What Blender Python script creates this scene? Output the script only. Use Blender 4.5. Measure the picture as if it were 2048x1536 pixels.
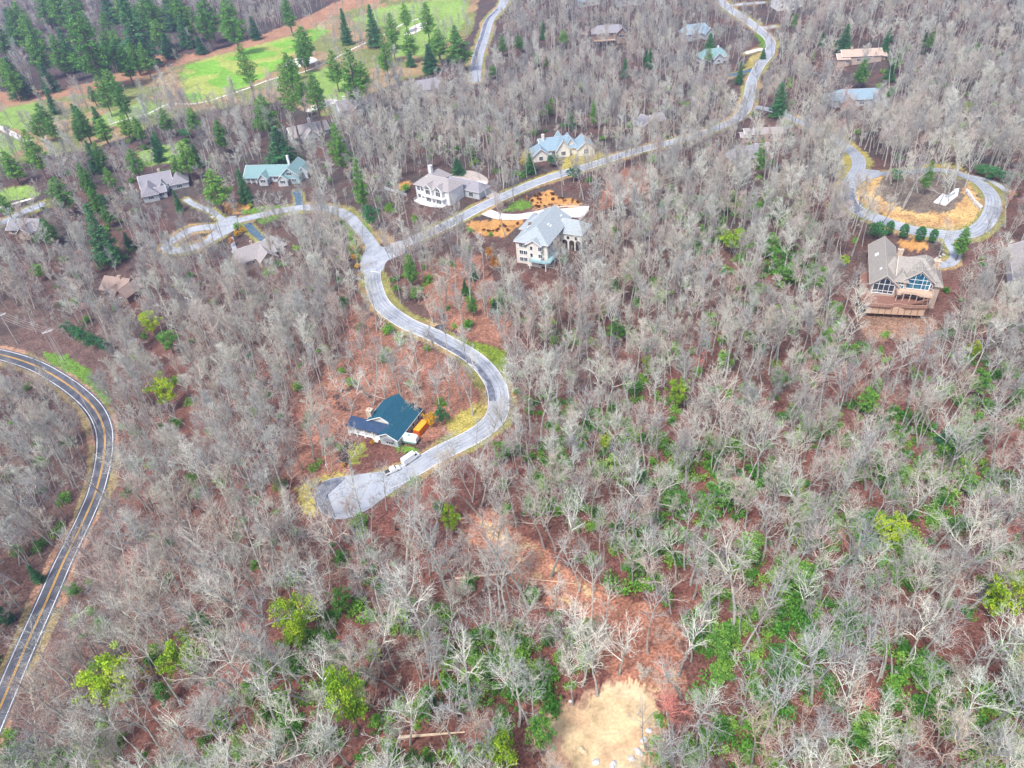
import bpy, math, random
import numpy as np
from mathutils import Vector, Matrix
random.seed(7); rng = np.random.default_rng(7)
scene = bpy.context.scene
for o in list(bpy.data.objects): bpy.data.objects.remove(o)
R_ = math.radians

# ------------------------------------------------------------------ camera, world, sun, exposure
FOC, PITCH, ROLL, CH = 1419.0, R_(38), R_(5), 140.0
FW = np.array([0, math.cos(PITCH), -math.sin(PITCH)]); UP0 = np.array([0, math.sin(PITCH), math.cos(PITCH)]); RT0 = np.array([1., 0, 0])
RT = math.cos(ROLL)*RT0 - math.sin(ROLL)*UP0
UP = math.sin(ROLL)*RT0 + math.cos(ROLL)*UP0
cd = bpy.data.cameras.new('camera'); cam = bpy.data.objects.new('camera', cd); scene.collection.objects.link(cam)
cd.sensor_width = 36; cd.lens = 36*FOC/2048; cd.clip_start = 1; cd.clip_end = 9000
m = Matrix(((RT[0], UP[0], -FW[0], 0), (RT[1], UP[1], -FW[1], 0), (RT[2], UP[2], -FW[2], CH), (0, 0, 0, 1)))
cam.matrix_world = m; scene.camera = cam
world = bpy.data.worlds.new("World"); scene.world = world; world.use_nodes = True
wn = world.node_tree.nodes; bg = wn['Background']
sky = wn.new('ShaderNodeTexSky'); sky.sky_type = 'NISHITA'; sky.sun_disc = False
SUN_EL, SUN_AZ = R_(58), R_(215)
sky.sun_elevation = SUN_EL; sky.sun_rotation = SUN_AZ; sky.air_density = 1.0; sky.dust_density = 3.0
world.node_tree.links.new(sky.outputs[0], bg.inputs[0]); bg.inputs[1].default_value = 0.09
sd = bpy.data.lights.new('sun', 'SUN'); sd.energy = 1.5; sd.angle = R_(10); sd.color = (1.0, 0.98, 0.96)
sun = bpy.data.objects.new('sun', sd); scene.collection.objects.link(sun)
# sky sun_rotation is clockwise from +Y
dv = Vector((math.sin(SUN_AZ)*math.cos(SUN_EL), math.cos(SUN_AZ)*math.cos(SUN_EL), math.sin(SUN_EL)))
sun.rotation_euler = dv.to_track_quat('Z', 'Y').to_euler()
scene.view_settings.view_transform = 'Standard'; scene.view_settings.look = 'None'
scene.view_settings.gamma = 1; scene.view_settings.exposure = 1.58

# ------------------------------------------------------------------ terrain and pixel geometry
def sg(t): return 1/(1+np.exp(-np.clip(t, -30, 30)))
def sp(t, k): return k*np.logaddexp(0, t/k)
def T(x, y):
    x = np.asarray(x, float); y = np.asarray(y, float)
    t = -26*sg((-92-x)/16)*sg((330-y)/45)*sg((x+420)/60)
    t = t+10*np.exp(-((x-165)/75)**2-((y-275)/70)**2)
    t = t+8*np.exp(-((x-40)/80)**2-((y-50)/60)**2)
    t = t+0.10*sp(y-760+0.15*x, 40)+0.10*sp(0.9*x+y-640, 40)
    t = t+1.2*np.sin(x/41+1)*np.sin(y/53+.5)+0.5*np.sin(x/17+y/29)*np.cos(y/19)
    return t
_t = np.linspace(60, 3000, 9801)
def G(px, py, h=0.0):
    """ground point (or point h metres above it) seen at photo pixel px,py"""
    d = RT*((px-1024)/FOC)+UP*((768-py)/FOC)+FW
    z = CH+d[2]*_t-T(d[0]*_t, d[1]*_t)-h
    i = max(1, int(np.argmax(z <= 0))); a = z[i-1]/(z[i-1]-z[i]); tt = _t[i-1]+a*(_t[i]-_t[i-1])
    return Vector((d[0]*tt, d[1]*tt, CH+d[2]*tt-h))
def proj(x, y, z):
    dz = z-CH; c = x*FW[0]+y*FW[1]+dz*FW[2]; cc = np.where(c > 1, c, 1)
    return 1024+FOC*(x*RT[0]+y*RT[1]+dz*RT[2])/cc, 768-FOC*(x*UP[0]+y*UP[1]+dz*UP[2])/cc, c
def inpoly(px, py, poly):
    px = np.asarray(px, float); py = np.asarray(py, float); r = np.zeros(px.shape, bool); n = len(poly)
    for i in range(n):
        x1, y1 = poly[i]; x2, y2 = poly[(i+1) % n]
        if y1 == y2: continue
        c = ((y1 > py) != (y2 > py)) & (px < (x2-x1)*(py-y1)/(y2-y1)+x1)
        r ^= c
    return r
def segdist(x, y, pts):
    d = np.full(np.shape(x), 1e9)
    for (ax, ay), (bx, by) in zip(pts[:-1], pts[1:]):
        L = (bx-ax)**2+(by-ay)**2+1e-9; t = np.clip(((x-ax)*(bx-ax)+(y-ay)*(by-ay))/L, 0, 1)
        d = np.minimum(d, np.hypot(x-ax-t*(bx-ax), y-ay-t*(by-ay)))
    return d

# ------------------------------------------------------------------ object helpers
def tag(o, label=None, cat=None, group=None, kind=None):
    if label: o['label'] = label
    if cat: o['category'] = cat
    if group: o['group'] = group
    if kind: o['kind'] = kind
    return o
def mesh_obj(name, V, F, mat=None, parent=None, smooth=False):
    me = bpy.data.meshes.new(name); me.from_pydata([tuple(v) for v in V], [], F); me.update()
    if smooth:
        for p in me.polygons: p.use_smooth = True
    o = bpy.data.objects.new(name, me)
    if mat: me.materials.append(mat)
    scene.collection.objects.link(o)
    if parent: o.parent = parent
    return o
def empty(name, loc, rz=0.0):
    o = bpy.data.objects.new(name, None); o.location = loc; o.rotation_euler = (0, 0, rz); o.empty_display_size = 1
    scene.collection.objects.link(o); return o
class MB:
    def __init__(s): s.V = []; s.F = []
    def add(s, V, F):
        n = len(s.V); s.V += [tuple(v) for v in V]; s.F += [tuple(i+n for i in f) for f in F]
    def box(s, x0, x1, y0, y1, z0, z1):
        s.add([(x0,y0,z0),(x1,y0,z0),(x1,y1,z0),(x0,y1,z0),(x0,y0,z1),(x1,y0,z1),(x1,y1,z1),(x0,y1,z1)],
              [(0,3,2,1),(4,5,6,7),(0,1,5,4),(1,2,6,5),(2,3,7,6),(3,0,4,7)])
    def cbox(s, c, sx, sy, sz, rz=0):
        ca, sa = math.cos(rz), math.sin(rz); V = []
        for z in (-1, 1):
            for x, y in ((-1,-1),(1,-1),(1,1),(-1,1)):
                X, Y = x*sx/2, y*sy/2; V.append((c[0]+X*ca-Y*sa, c[1]+X*sa+Y*ca, c[2]+z*sz/2))
        s.add(V, [(0,3,2,1),(4,5,6,7),(0,1,5,4),(1,2,6,5),(2,3,7,6),(3,0,4,7)])
    def prism(s, pts, z0, z1):
        n = len(pts); V = [(x, y, z0) for x, y in pts]+[(x, y, z1) for x, y in pts]
        s.add(V, [tuple(range(n))[::-1], tuple(range(n, 2*n))]+[(i, (i+1) % n, n+(i+1) % n, n+i) for i in range(n)])
    def slab(s, poly, t, n=None):
        """polygon top face extruded straight down by t"""
        k = len(poly); V = [tuple(p) for p in poly]+[(p[0], p[1], p[2]-t) for p in poly]
        s.add(V, [tuple(range(k)), tuple(range(k, 2*k))[::-1]]+[(i, k+i, k+(i+1) % k, (i+1) % k) for i in range(k)])
    def bar(s, a, b, r, r2=None, n=4):
        tube(s, [a, b], [r, r if r2 is None else r2], n)
    def build(s, name, mat, parent=None, smooth=False): return mesh_obj(name, s.V, s.F, mat, parent, smooth)
def tube(mb, pts, rad, n=4, cap=False):
    pts = [np.asarray(p, float) for p in pts]; base = len(mb.V); k = len(pts)
    for i, p in enumerate(pts):
        d = pts[min(i+1, k-1)]-pts[max(i-1, 0)]; d = d/(np.linalg.norm(d)+1e-9)
        a = np.array([0, 0, 1.]) if abs(d[2]) < .9 else np.array([1., 0, 0])
        u = np.cross(d, a); u /= np.linalg.norm(u)+1e-9; v = np.cross(d, u)
        for j in range(n):
            t = 2*math.pi*j/n+.6; q = p+rad[i]*(math.cos(t)*u+math.sin(t)*v); mb.V.append((q[0], q[1], q[2]))
    for i in range(k-1):
        for j in range(n):
            a = base+i*n+j; b = base+i*n+(j+1) % n
            mb.F.append((a, a+n, b+n, b))
    if cap: mb.F.append(tuple(base+(k-1)*n+j for j in range(n))); mb.F.append(tuple(base+j for j in range(n))[::-1])

# ------------------------------------------------------------------ materials
def mat(name, c1, c2=None, scale=3.0, rough=0.85, metal=0.0, detail=4.0, bump=0.0, coord='Object', lo=.35, hi=.65, spec=0.3, strx=None):
    mt = bpy.data.materials.new(name); mt.use_nodes = True; nt = mt.node_tree; n = nt.nodes; l = nt.links
    b = n['Principled BSDF']; b.inputs['Roughness'].default_value = rough; b.inputs['Metallic'].default_value = metal
    b.inputs['Specular IOR Level'].default_value = spec
    if c2 is None: c2 = tuple(min(1, v*1.18) for v in c1)
    tc = n.new('ShaderNodeTexCoord'); nz = n.new('ShaderNodeTexNoise'); nz.inputs['Scale'].default_value = scale; nz.inputs['Detail'].default_value = detail
    src = tc.outputs[coord]
    if strx:
        mp = n.new('ShaderNodeMapping'); mp.inputs['Scale'].default_value = strx; l.new(src, mp.inputs[0]); src = mp.outputs[0]
    l.new(src, nz.inputs['Vector'])
    r = n.new('ShaderNodeValToRGB'); r.color_ramp.elements[0].position = lo; r.color_ramp.elements[1].position = hi
    r.color_ramp.elements[0].color = (*c1, 1); r.color_ramp.elements[1].color = (*c2, 1)
    l.new(nz.outputs['Fac'], r.inputs[0]); l.new(r.outputs[0], b.inputs['Base Color'])
    if bump:
        bp = n.new('ShaderNodeBump'); bp.inputs['Strength'].default_value = bump; bp.inputs['Distance'].default_value = .1
        l.new(nz.outputs['Fac'], bp.inputs['Height']); l.new(bp.outputs[0], b.inputs['Normal'])
    return mt
def bark_mat(name, cols, per_object=True, k=1.0):
    mt = bpy.data.materials.new(name); mt.use_nodes = True; nt = mt.node_tree; n = nt.nodes; l = nt.links
    b = n['Principled BSDF']; b.inputs['Roughness'].default_value = .9; b.inputs['Specular IOR Level'].default_value = .15
    oi = n.new('ShaderNodeObjectInfo'); r = n.new('ShaderNodeValToRGB'); cr = r.color_ramp; cr.interpolation = 'LINEAR'
    while len(cr.elements) < len(cols): cr.elements.new(.5)
    for i, c in enumerate(cols):
        cr.elements[i].position = i/(len(cols)-1) if len(cols) > 1 else 0; cr.elements[i].color = (c[0]*k, c[1]*k*1.005, c[2]*k*.955, 1)
    l.new(oi.outputs['Random'], r.inputs[0])
    tc = n.new('ShaderNodeTexCoord'); nz = n.new('ShaderNodeTexNoise'); nz.inputs['Scale'].default_value = 1.3; nz.inputs['Detail'].default_value = 3
    l.new(tc.outputs['Object'], nz.inputs['Vector'])
    mr = n.new('ShaderNodeMapRange'); mr.inputs[1].default_value = .3; mr.inputs[2].default_value = .7; mr.inputs[3].default_value = .6; mr.inputs[4].default_value = 1.2
    l.new(nz.outputs['Fac'], mr.inputs[0])
    mx = n.new('ShaderNodeMix'); mx.data_type = 'RGBA'; mx.blend_type = 'MULTIPLY'; mx.inputs[0].default_value = 1
    l.new(r.outputs[0], mx.inputs[6]); cb = n.new('ShaderNodeCombineColor')
    for i in range(3): l.new(mr.outputs[0], cb.inputs[i])
    l.new(cb.outputs[0], mx.inputs[7]); l.new(mx.outputs[2], b.inputs['Base Color'])
    return mt
def leaf_mat(name, dark, mid, light, rand=0.35):
    mt = bpy.data.materials.new(name); mt.use_nodes = True; nt = mt.node_tree; n = nt.nodes; l = nt.links
    b = n['Principled BSDF']; b.inputs['Roughness'].default_value = .7; b.inputs['Specular IOR Level'].default_value = .2
    at = n.new('ShaderNodeAttribute'); at.attribute_name = 'tint'
    oi = n.new('ShaderNodeObjectInfo')
    ma = n.new('ShaderNodeMath'); ma.operation = 'MULTIPLY_ADD'; ma.inputs[1].default_value = rand; l.new(oi.outputs['Random'], ma.inputs[0])
    mb_ = n.new('ShaderNodeMath'); mb_.operation = 'MULTIPLY'; mb_.inputs[1].default_value = 1-rand; l.new(at.outputs['Fac'], mb_.inputs[0]); l.new(mb_.outputs[0], ma.inputs[2])
    r = n.new('ShaderNodeValToRGB'); r.color_ramp.elements.new(.5)
    for e, p, c in zip(r.color_ramp.elements, (0.1, .5, .9), (dark, mid, light)): e.position = p; e.color = (*c, 1)
    l.new(ma.outputs[0], r.inputs[0])
    tr = n.new('ShaderNodeBsdfTranslucent'); l.new(r.outputs[0], tr.inputs[0]); ms = n.new('ShaderNodeMixShader'); ms.inputs[0].default_value = .25
    l.new(r.outputs[0], b.inputs['Base Color']); l.new(b.outputs[0], ms.inputs[1]); l.new(tr.outputs[0], ms.inputs[2])
    l.new(ms.outputs[0], n['Material Output'].inputs['Surface'])
    return mt
M = {}
M['bark'] = bark_mat('bare wood mixed', [(.52,.49,.42),(.30,.30,.31),(.72,.72,.66),(.50,.43,.36),(.42,.43,.43),(.64,.61,.52),(.34,.33,.33),(.58,.46,.40),(.66,.69,.64)])
M['bark_pale'] = bark_mat('bare wood pale', [(.76,.74,.68),(.80,.76,.66),(.70,.74,.66)])
M['bark_grey'] = bark_mat('bare wood grey', [(.40,.40,.40),(.54,.54,.52)])
M['bark_tan'] = bark_mat('bare wood tan', [(.60,.50,.40),(.58,.45,.38)])
M['bark_red'] = bark_mat('budding red wood', [(.85,.34,.28),(.74,.30,.25)])
M['trunk'] = bark_mat('trunk bark', [(.36,.35,.33),(.50,.49,.46),(.28,.28,.27)])
M['trunk_dark'] = bark_mat('dark trunk bark', [(.16,.13,.11),(.22,.18,.16)])
M['pine'] = leaf_mat('pine needles', (.06,.20,.045), (.15,.37,.07), (.33,.55,.10))
M['spruce'] = leaf_mat('dark needles', (.03,.14,.065), (.07,.25,.095), (.16,.38,.12))
M['yellowleaf'] = leaf_mat('fresh yellow green leaves', (.16,.32,.03), (.36,.56,.035), (.62,.72,.06))
M['laurel'] = leaf_mat('laurel leaves', (.05,.18,.03), (.14,.37,.05), (.34,.55,.09), .6)
M['forsythia'] = leaf_mat('yellow blossom', (.55,.30,.01), (.80,.48,.01), (.95,.65,.03))
M['orange_leaf'] = leaf_mat('orange leaves', (.45,.16,.02), (.62,.27,.03), (.75,.42,.06))
M['white_trim'] = mat('white trim paint', (.74,.74,.72), (.82,.82,.80), 2)
M['glass'] = mat('window glass', (.02,.03,.045), (.05,.075,.10), .8, rough=.08, spec=.6)
M['glass_blue'] = mat('blue tinted glass', (.01,.06,.13), (.03,.20,.28), .9, rough=.08, spec=.6)

# ------------------------------------------------------------------ roads (photo pixel centrelines -> ground)
def smooth(pts, n=8):
    P = [pts[0]]+list(pts)+[pts[-1]]; out = []
    for i in range(1, len(P)-2):
        p0, p1, p2, p3 = [np.array(q, float) for q in P[i-1:i+3]]
        for j in range(n):
            t = j/n; out.append(.5*((2*p1)+(-p0+p2)*t+(2*p0-5*p1+4*p2-p3)*t*t+(-p0+3*p1-3*p2+p3)*t**3))
    out.append(np.array(P[-2], float)); return out
def line_px(pts, n=6): return [np.array(G(p[0], p[1])[:2]) for p in smooth(pts, n)]
ROADS = {}
def road(name, px, w, closed=False):
    c = line_px(px); 
    # resample every 2.5 m
    out = [c[0]]; acc = 0
    for a, b in zip(c[:-1], c[1:]):
        L = np.linalg.norm(b-a); k = max(1, int(L/2.5))
        for i in range(1, k+1): out.append(a+(b-a)*i/k)
    c = np.array(out)
    for _ in range(4): c[1:-1] = (c[:-2]+2*c[1:-1]+c[2:])/4
    ROADS[name] = (c, w); return c
HW = road('main_road', [(-60,700),(0,709),(68,730),(120,759),(154,783),(185,812),(202,840),(210,870),(209,905),(205,932),(197,966),(186,1000),(155,1068),(126,1126),(92,1205),(61,1273),(34,1335),(10,1393),(-25,1475),(-60,1560)], 5.6)
SR = road('residential_road', [(757,506),(745,544),(750,579),(766,613),(812,647),(860,667),(901,688),(942,712),(972,739),(993,773),(998,808),(990,838),(959,866),(914,890),(873,910),(839,931),(795,955),(740,975),(690,992)], 6.2)
DR = road('hill_road', [(757,510),(800,492),(850,470),(905,445),(960,415),(1010,392),(1060,370),(1110,352),(1170,335),(1240,312),(1300,295),(1370,278),(1430,258),(1478,235),(1496,205),(1503,165),(1520,130),(1540,105),(1540,80),(1518,60),(1490,38),(1455,15),(1430,-12)], 6.2)
LR = road('upper_lane', [(757,510),(738,480),(718,456),(700,436),(677,423),(645,417),(609,415),(558,422),(516,432),(474,442),(440,453),(410,455),(383,460),(362,471),(345,481),(333,490),(336,499),(350,502),(372,499),(405,489),(430,474),(448,455)], 5.6)
LO = road('loop_road', [(1510,214),(1550,222),(1587,239),(1621,253),(1662,272),(1698,298),(1717,318),(1716,338),(1704,358),(1696,387),(1707,414),(1736,431),(1774,444),(1821,460),(1868,467),(1906,471),(1942,466),(1970,448),(1986,418),(1984,393),(1966,370),(1940,356),(1910,346),(1878,340),(1849,341),(1812,344),(1764,348),(1728,346)], 6.0)
TR = road('far_road', [(1012,-10),(1003,14),(980,38),(968,75),(955,116),(948,165)], 9)
AP = road('approach_lane', [(-30,455),(17,441),(51,422),(90,408)], 6.5)
DV = {}
DV['shingled_drive'] = road('d1', [(445,440),(426,424),(405,416),(385,408),(372,398)], 3.4)
DV['asphalt_drive'] = road('d2', [(600,415),(598,402),(597,393),(590,381)], 4.0)
DV['dark_drive'] = road('d3', [(494,447),(505,461),(518,472),(528,480)], 3.8)
DV['garden_path'] = road('d4', [(462,475),(468,495),(474,512),(482,530)], 2.2)
DV['curved_drive'] = road('d5', [(1896,478),(1902,492),(1910,506),(1910,518),(1898,528),(1872,531),(1850,529)], 3.6)
DV['side_drive'] = road('d6', [(1930,350),(1952,355),(1984,363),(2016,384)], 3.2)
DV['concrete_drive'] = road('d7', [(972,424),(1000,433),(1040,434),(1075,428),(1110,424),(1145,424)], 6.0)
DV['gravel_drive'] = road('d8', [(1000,398),(975,385),(950,372),(930,358),(905,350)], 6.5)
DV['cross_drive'] = road('d9', [(1536,98),(1515,100),(1490,107)], 4)
DV['blue_drive'] = road('d10', [(1508,138),(1485,145),(1455,152)], 5)
DV['top_drive'] = road('d11', [(1518,54),(1535,56),(1552,52)], 4)
DV['north_drive'] = road('d12', [(1455,12),(1490,8),(1530,5)], 5)
PATHS = {'cart_path': [(219,249),(260,236),(301,226),(335,208),(393,208),(451,191),(492,178),(547,157),(598,147),(650,126),(705,98),(770,68),(814,44),(855,34)],
         'wide_path': [(-30,245),(0,255),(34,273),(60,284)], 'low_path': [(-30,425),(0,415),(68,396)]}
PW = {k: road(k, v, 2.6 if k != 'wide_path' else 4.5) for k, v in PATHS.items()}
CDS = [(631,992),(640,970),(660,958),(710,950),(775,941),(815,925),(850,940),(810,968),(770,995),(735,1020),(700,1036),(665,1038),(640,1022)]
JUN = [(722,460),(733,490),(722,520),(724,545),(762,545),(775,522),(810,506),(800,482),(772,494),(752,488),(738,462)]
LJ = [(1712,325),(1726,338),(1758,342),(1758,354),(1728,362),(1712,378),(1692,380),(1690,360),(1700,345)]
KJ = [(440,440),(470,432),(480,452),(452,470),(428,480),(415,474),(428,462),(425,455)]

# ------------------------------------------------------------------ ground zones (photo outlines of real surface patches)
def cr(s, ox, oy, pts): return [(ox+x/s, oy+y/s) for x, y in pts]
Z_ROUGH = [(-40,215),(120,195),(250,170),(330,140),(420,112),(560,78),(700,20),(800,-10),(960,-10),(945,60),(905,110),(860,150),(800,160),(730,195),(690,215),(650,232),(560,205),(450,215),(350,235),(280,262),(180,300),(100,310),(40,330),(-40,330)]
Z_FAIR = [(362,150),(372,130),(420,116),(500,95),(560,78),(640,52),(660,62),(600,100),(560,130),(520,160),(460,185),(430,205),(400,207),(370,200),(366,175)]
Z_FAIR2 = [[(-40,240),(20,215),(70,205),(95,215),(75,240),(60,262),(20,258),(-40,262)], [(700,40),(760,15),(860,0),(940,0),(925,55),(890,85),(840,110),(790,115),(775,90),(800,60),(760,50)], [(620,150),(660,130),(700,150),(715,190),(680,205),(640,190)], [(170,240),(280,205),(340,205),(300,235),(230,255)], [(270,305),(370,280),(378,318),(290,335)], [(-40,385),(60,368),(78,392),(-40,415)], [(-40,262),(20,268),(50,285),(30,310),(-40,320)]]
Z_PINK = [(-40,188),(120,178),(210,158),(300,112),(420,105),(520,72),(620,30),(700,-10),(800,-10),(700,26),(560,80),(420,114),(330,145),(250,175),(120,205),(-40,225)]
Z_GRASS = [[(85,704),(130,708),(180,740),(215,785),(224,812),(208,806),(180,775),(140,745),(95,722)], [(905,676),(960,688),(1014,704),(1010,752),(990,738),(970,712),(935,696)], [(728,425),(735,452),(748,478),(762,492),(748,494),(735,482),(722,458)], [(480,420),(560,410),(590,412),(560,416),(490,430)], [(512,436),(565,427),(568,434),(520,448)],
           cr(2.926,650,0,[(110,1290),(150,1330),(200,1450),(215,1530),(190,1530),(150,1440)]), [(700,450),(712,480),(722,520),(715,520),(700,480)], [(995,425),(1040,400),(1062,405),(1065,418),(1010,424)], cr(2.926,1348,0,[(480,200),(560,230),(560,280),(510,285)]), cr(7.314,640,760,[(520,930),(680,930),(640,1100),(540,1230),(400,1240)]), cr(7.314,640,760,[(1100,1000),(1240,950),(1420,1000),(1400,1080),(1200,1060)])]
Z_YEL = [cr(5.278,1660,270,[(200,60),(380,190),(450,330),(360,330),(330,220),(210,110)]), cr(5.278,1660,270,[(120,200),(210,200),(230,280),(200,420),(130,500),(60,430)]), cr(7.314,1020,230,[(200,480),(340,600),(330,780),(130,700)]), cr(7.314,1020,230,[(700,640),(1300,520),(1450,600),(800,820)]), cr(7.314,1020,230,[(350,920),(720,800),(700,860),(400,1000)]), cr(2.926,1348,0,[(450,330),(520,305),(440,420),(400,420)]), cr(5.278,1660,270,[(960,310),(1400,310),(1450,390),(1300,350),(960,350)]), [(600,975),(650,950),(700,945),(640,965),(625,990),(640,1030),(600,1020)], cr(2.926,600,500,[(850,1000),(1050,880),(1100,950),(960,1090),(880,1080)]), cr(7.314,640,760,[(100,1480),(240,1330),(400,1330),(380,1400),(200,1460)])]
Z_LEAF = [[(590,800),(640,760),(690,700),(700,600),(760,640),(840,690),(940,740),(975,790),(950,840),(900,870),(860,880),(700,870),(700,940),(630,965),(570,960),(600,880)], [(850,520),(960,510),(985,560),(1020,640),(1000,690),(940,680),(870,640),(830,590)], cr(7.314,1020,230,[(1400,900),(2000,700),(2048,1200),(1300,1400)])]
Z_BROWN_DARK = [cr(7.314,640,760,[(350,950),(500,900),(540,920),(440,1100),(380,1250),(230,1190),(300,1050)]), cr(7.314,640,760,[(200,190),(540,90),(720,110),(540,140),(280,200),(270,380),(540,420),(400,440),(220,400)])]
Z_MULCH = [cr(7.314,960,380,[(700,140),(880,60),(1040,0),(1100,100),(1380,150),(1500,250),(800,275),(760,200)]), cr(7.314,960,380,[(-120,460),(620,415),(600,500),(380,680),(0,660),(-200,560)]), cr(5.907,440,280,[(60,740),(340,740),(360,800),(200,870),(60,860)]), cr(6.4,740,310,[(320,400),(420,330),(530,330),(480,450),(380,470)]), cr(5.278,1660,270,[(700,1110),(960,1110),(1050,1200),(900,1230),(740,1180)])]
Z_ISLAND = cr(5.278,1660,270,[(300,520),(420,470),(620,400),(1150,400),(1440,500),(1560,640),(1600,780),(1500,930),(1300,990),(1000,970),(700,900),(430,790),(280,690)])
Z_ISL_IN = cr(5.278,1660,270,[(500,500),(640,410),(1150,400),(1420,470),(1410,640),(1310,780),(1240,840),(1000,830),(750,770),(560,700),(500,620)])
Z_STRAW = cr(2.926,900,1011,[(800,1130),(930,1040),(1090,1040),(1200,1110),(1240,1230),(1190,1330),(1120,1440),(1100,1600),(800,1600),(700,1470),(660,1350),(560,1300),(640,1200),(760,1190)])
Z_FADE = cr(2.926,900,1011,[(600,1180),(850,1060),(1000,1000),(1180,1080),(1260,1250),(1240,1480),(1180,1600),(640,1600),(560,1450),(500,1280)])
Z_PALEOLIVE = [cr(6.4,740,310,[(60,900),(200,950),(330,1160),(180,1170),(90,1060)])]
TRACK = np.array(line_px([(960,1050),(1000,1085),(1060,1130),(1120,1175),(1180,1205),(1250,1240),(1310,1280),(1320,1330),(1280,1370)]))
GREENZ = [[(1050,780),(1300,850),(1500,900),(1600,860),(1900,780),(2048,900),(2048,1100),(1900,1150),(1700,1230),(1500,1180),(1250,1090),(1100,1030),(1040,900)],
          [(600,1230),(800,1200),(1150,1260),(1200,1400),(950,1420),(800,1470),(560,1500),(480,1380)], [(1350,1230),(1600,1200),(1900,1300),(2048,1350),(2048,1560),(1500,1560),(1380,1400)], [(1300,400),(1600,380),(1650,560),(1500,600),(1400,520)], [(0,1500),(600,1480),(1000,1500),(1000,1560),(0,1560)]]
def n2(x, y, s, k=0):
    return (np.sin(x/s+k)*np.sin(y/s*1.13+2*k)+.6*np.sin(x/s*2.1+y/s*1.3+k*3)+.4*np.sin(x/s*.7-y/s*2.7+k))/2

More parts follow.
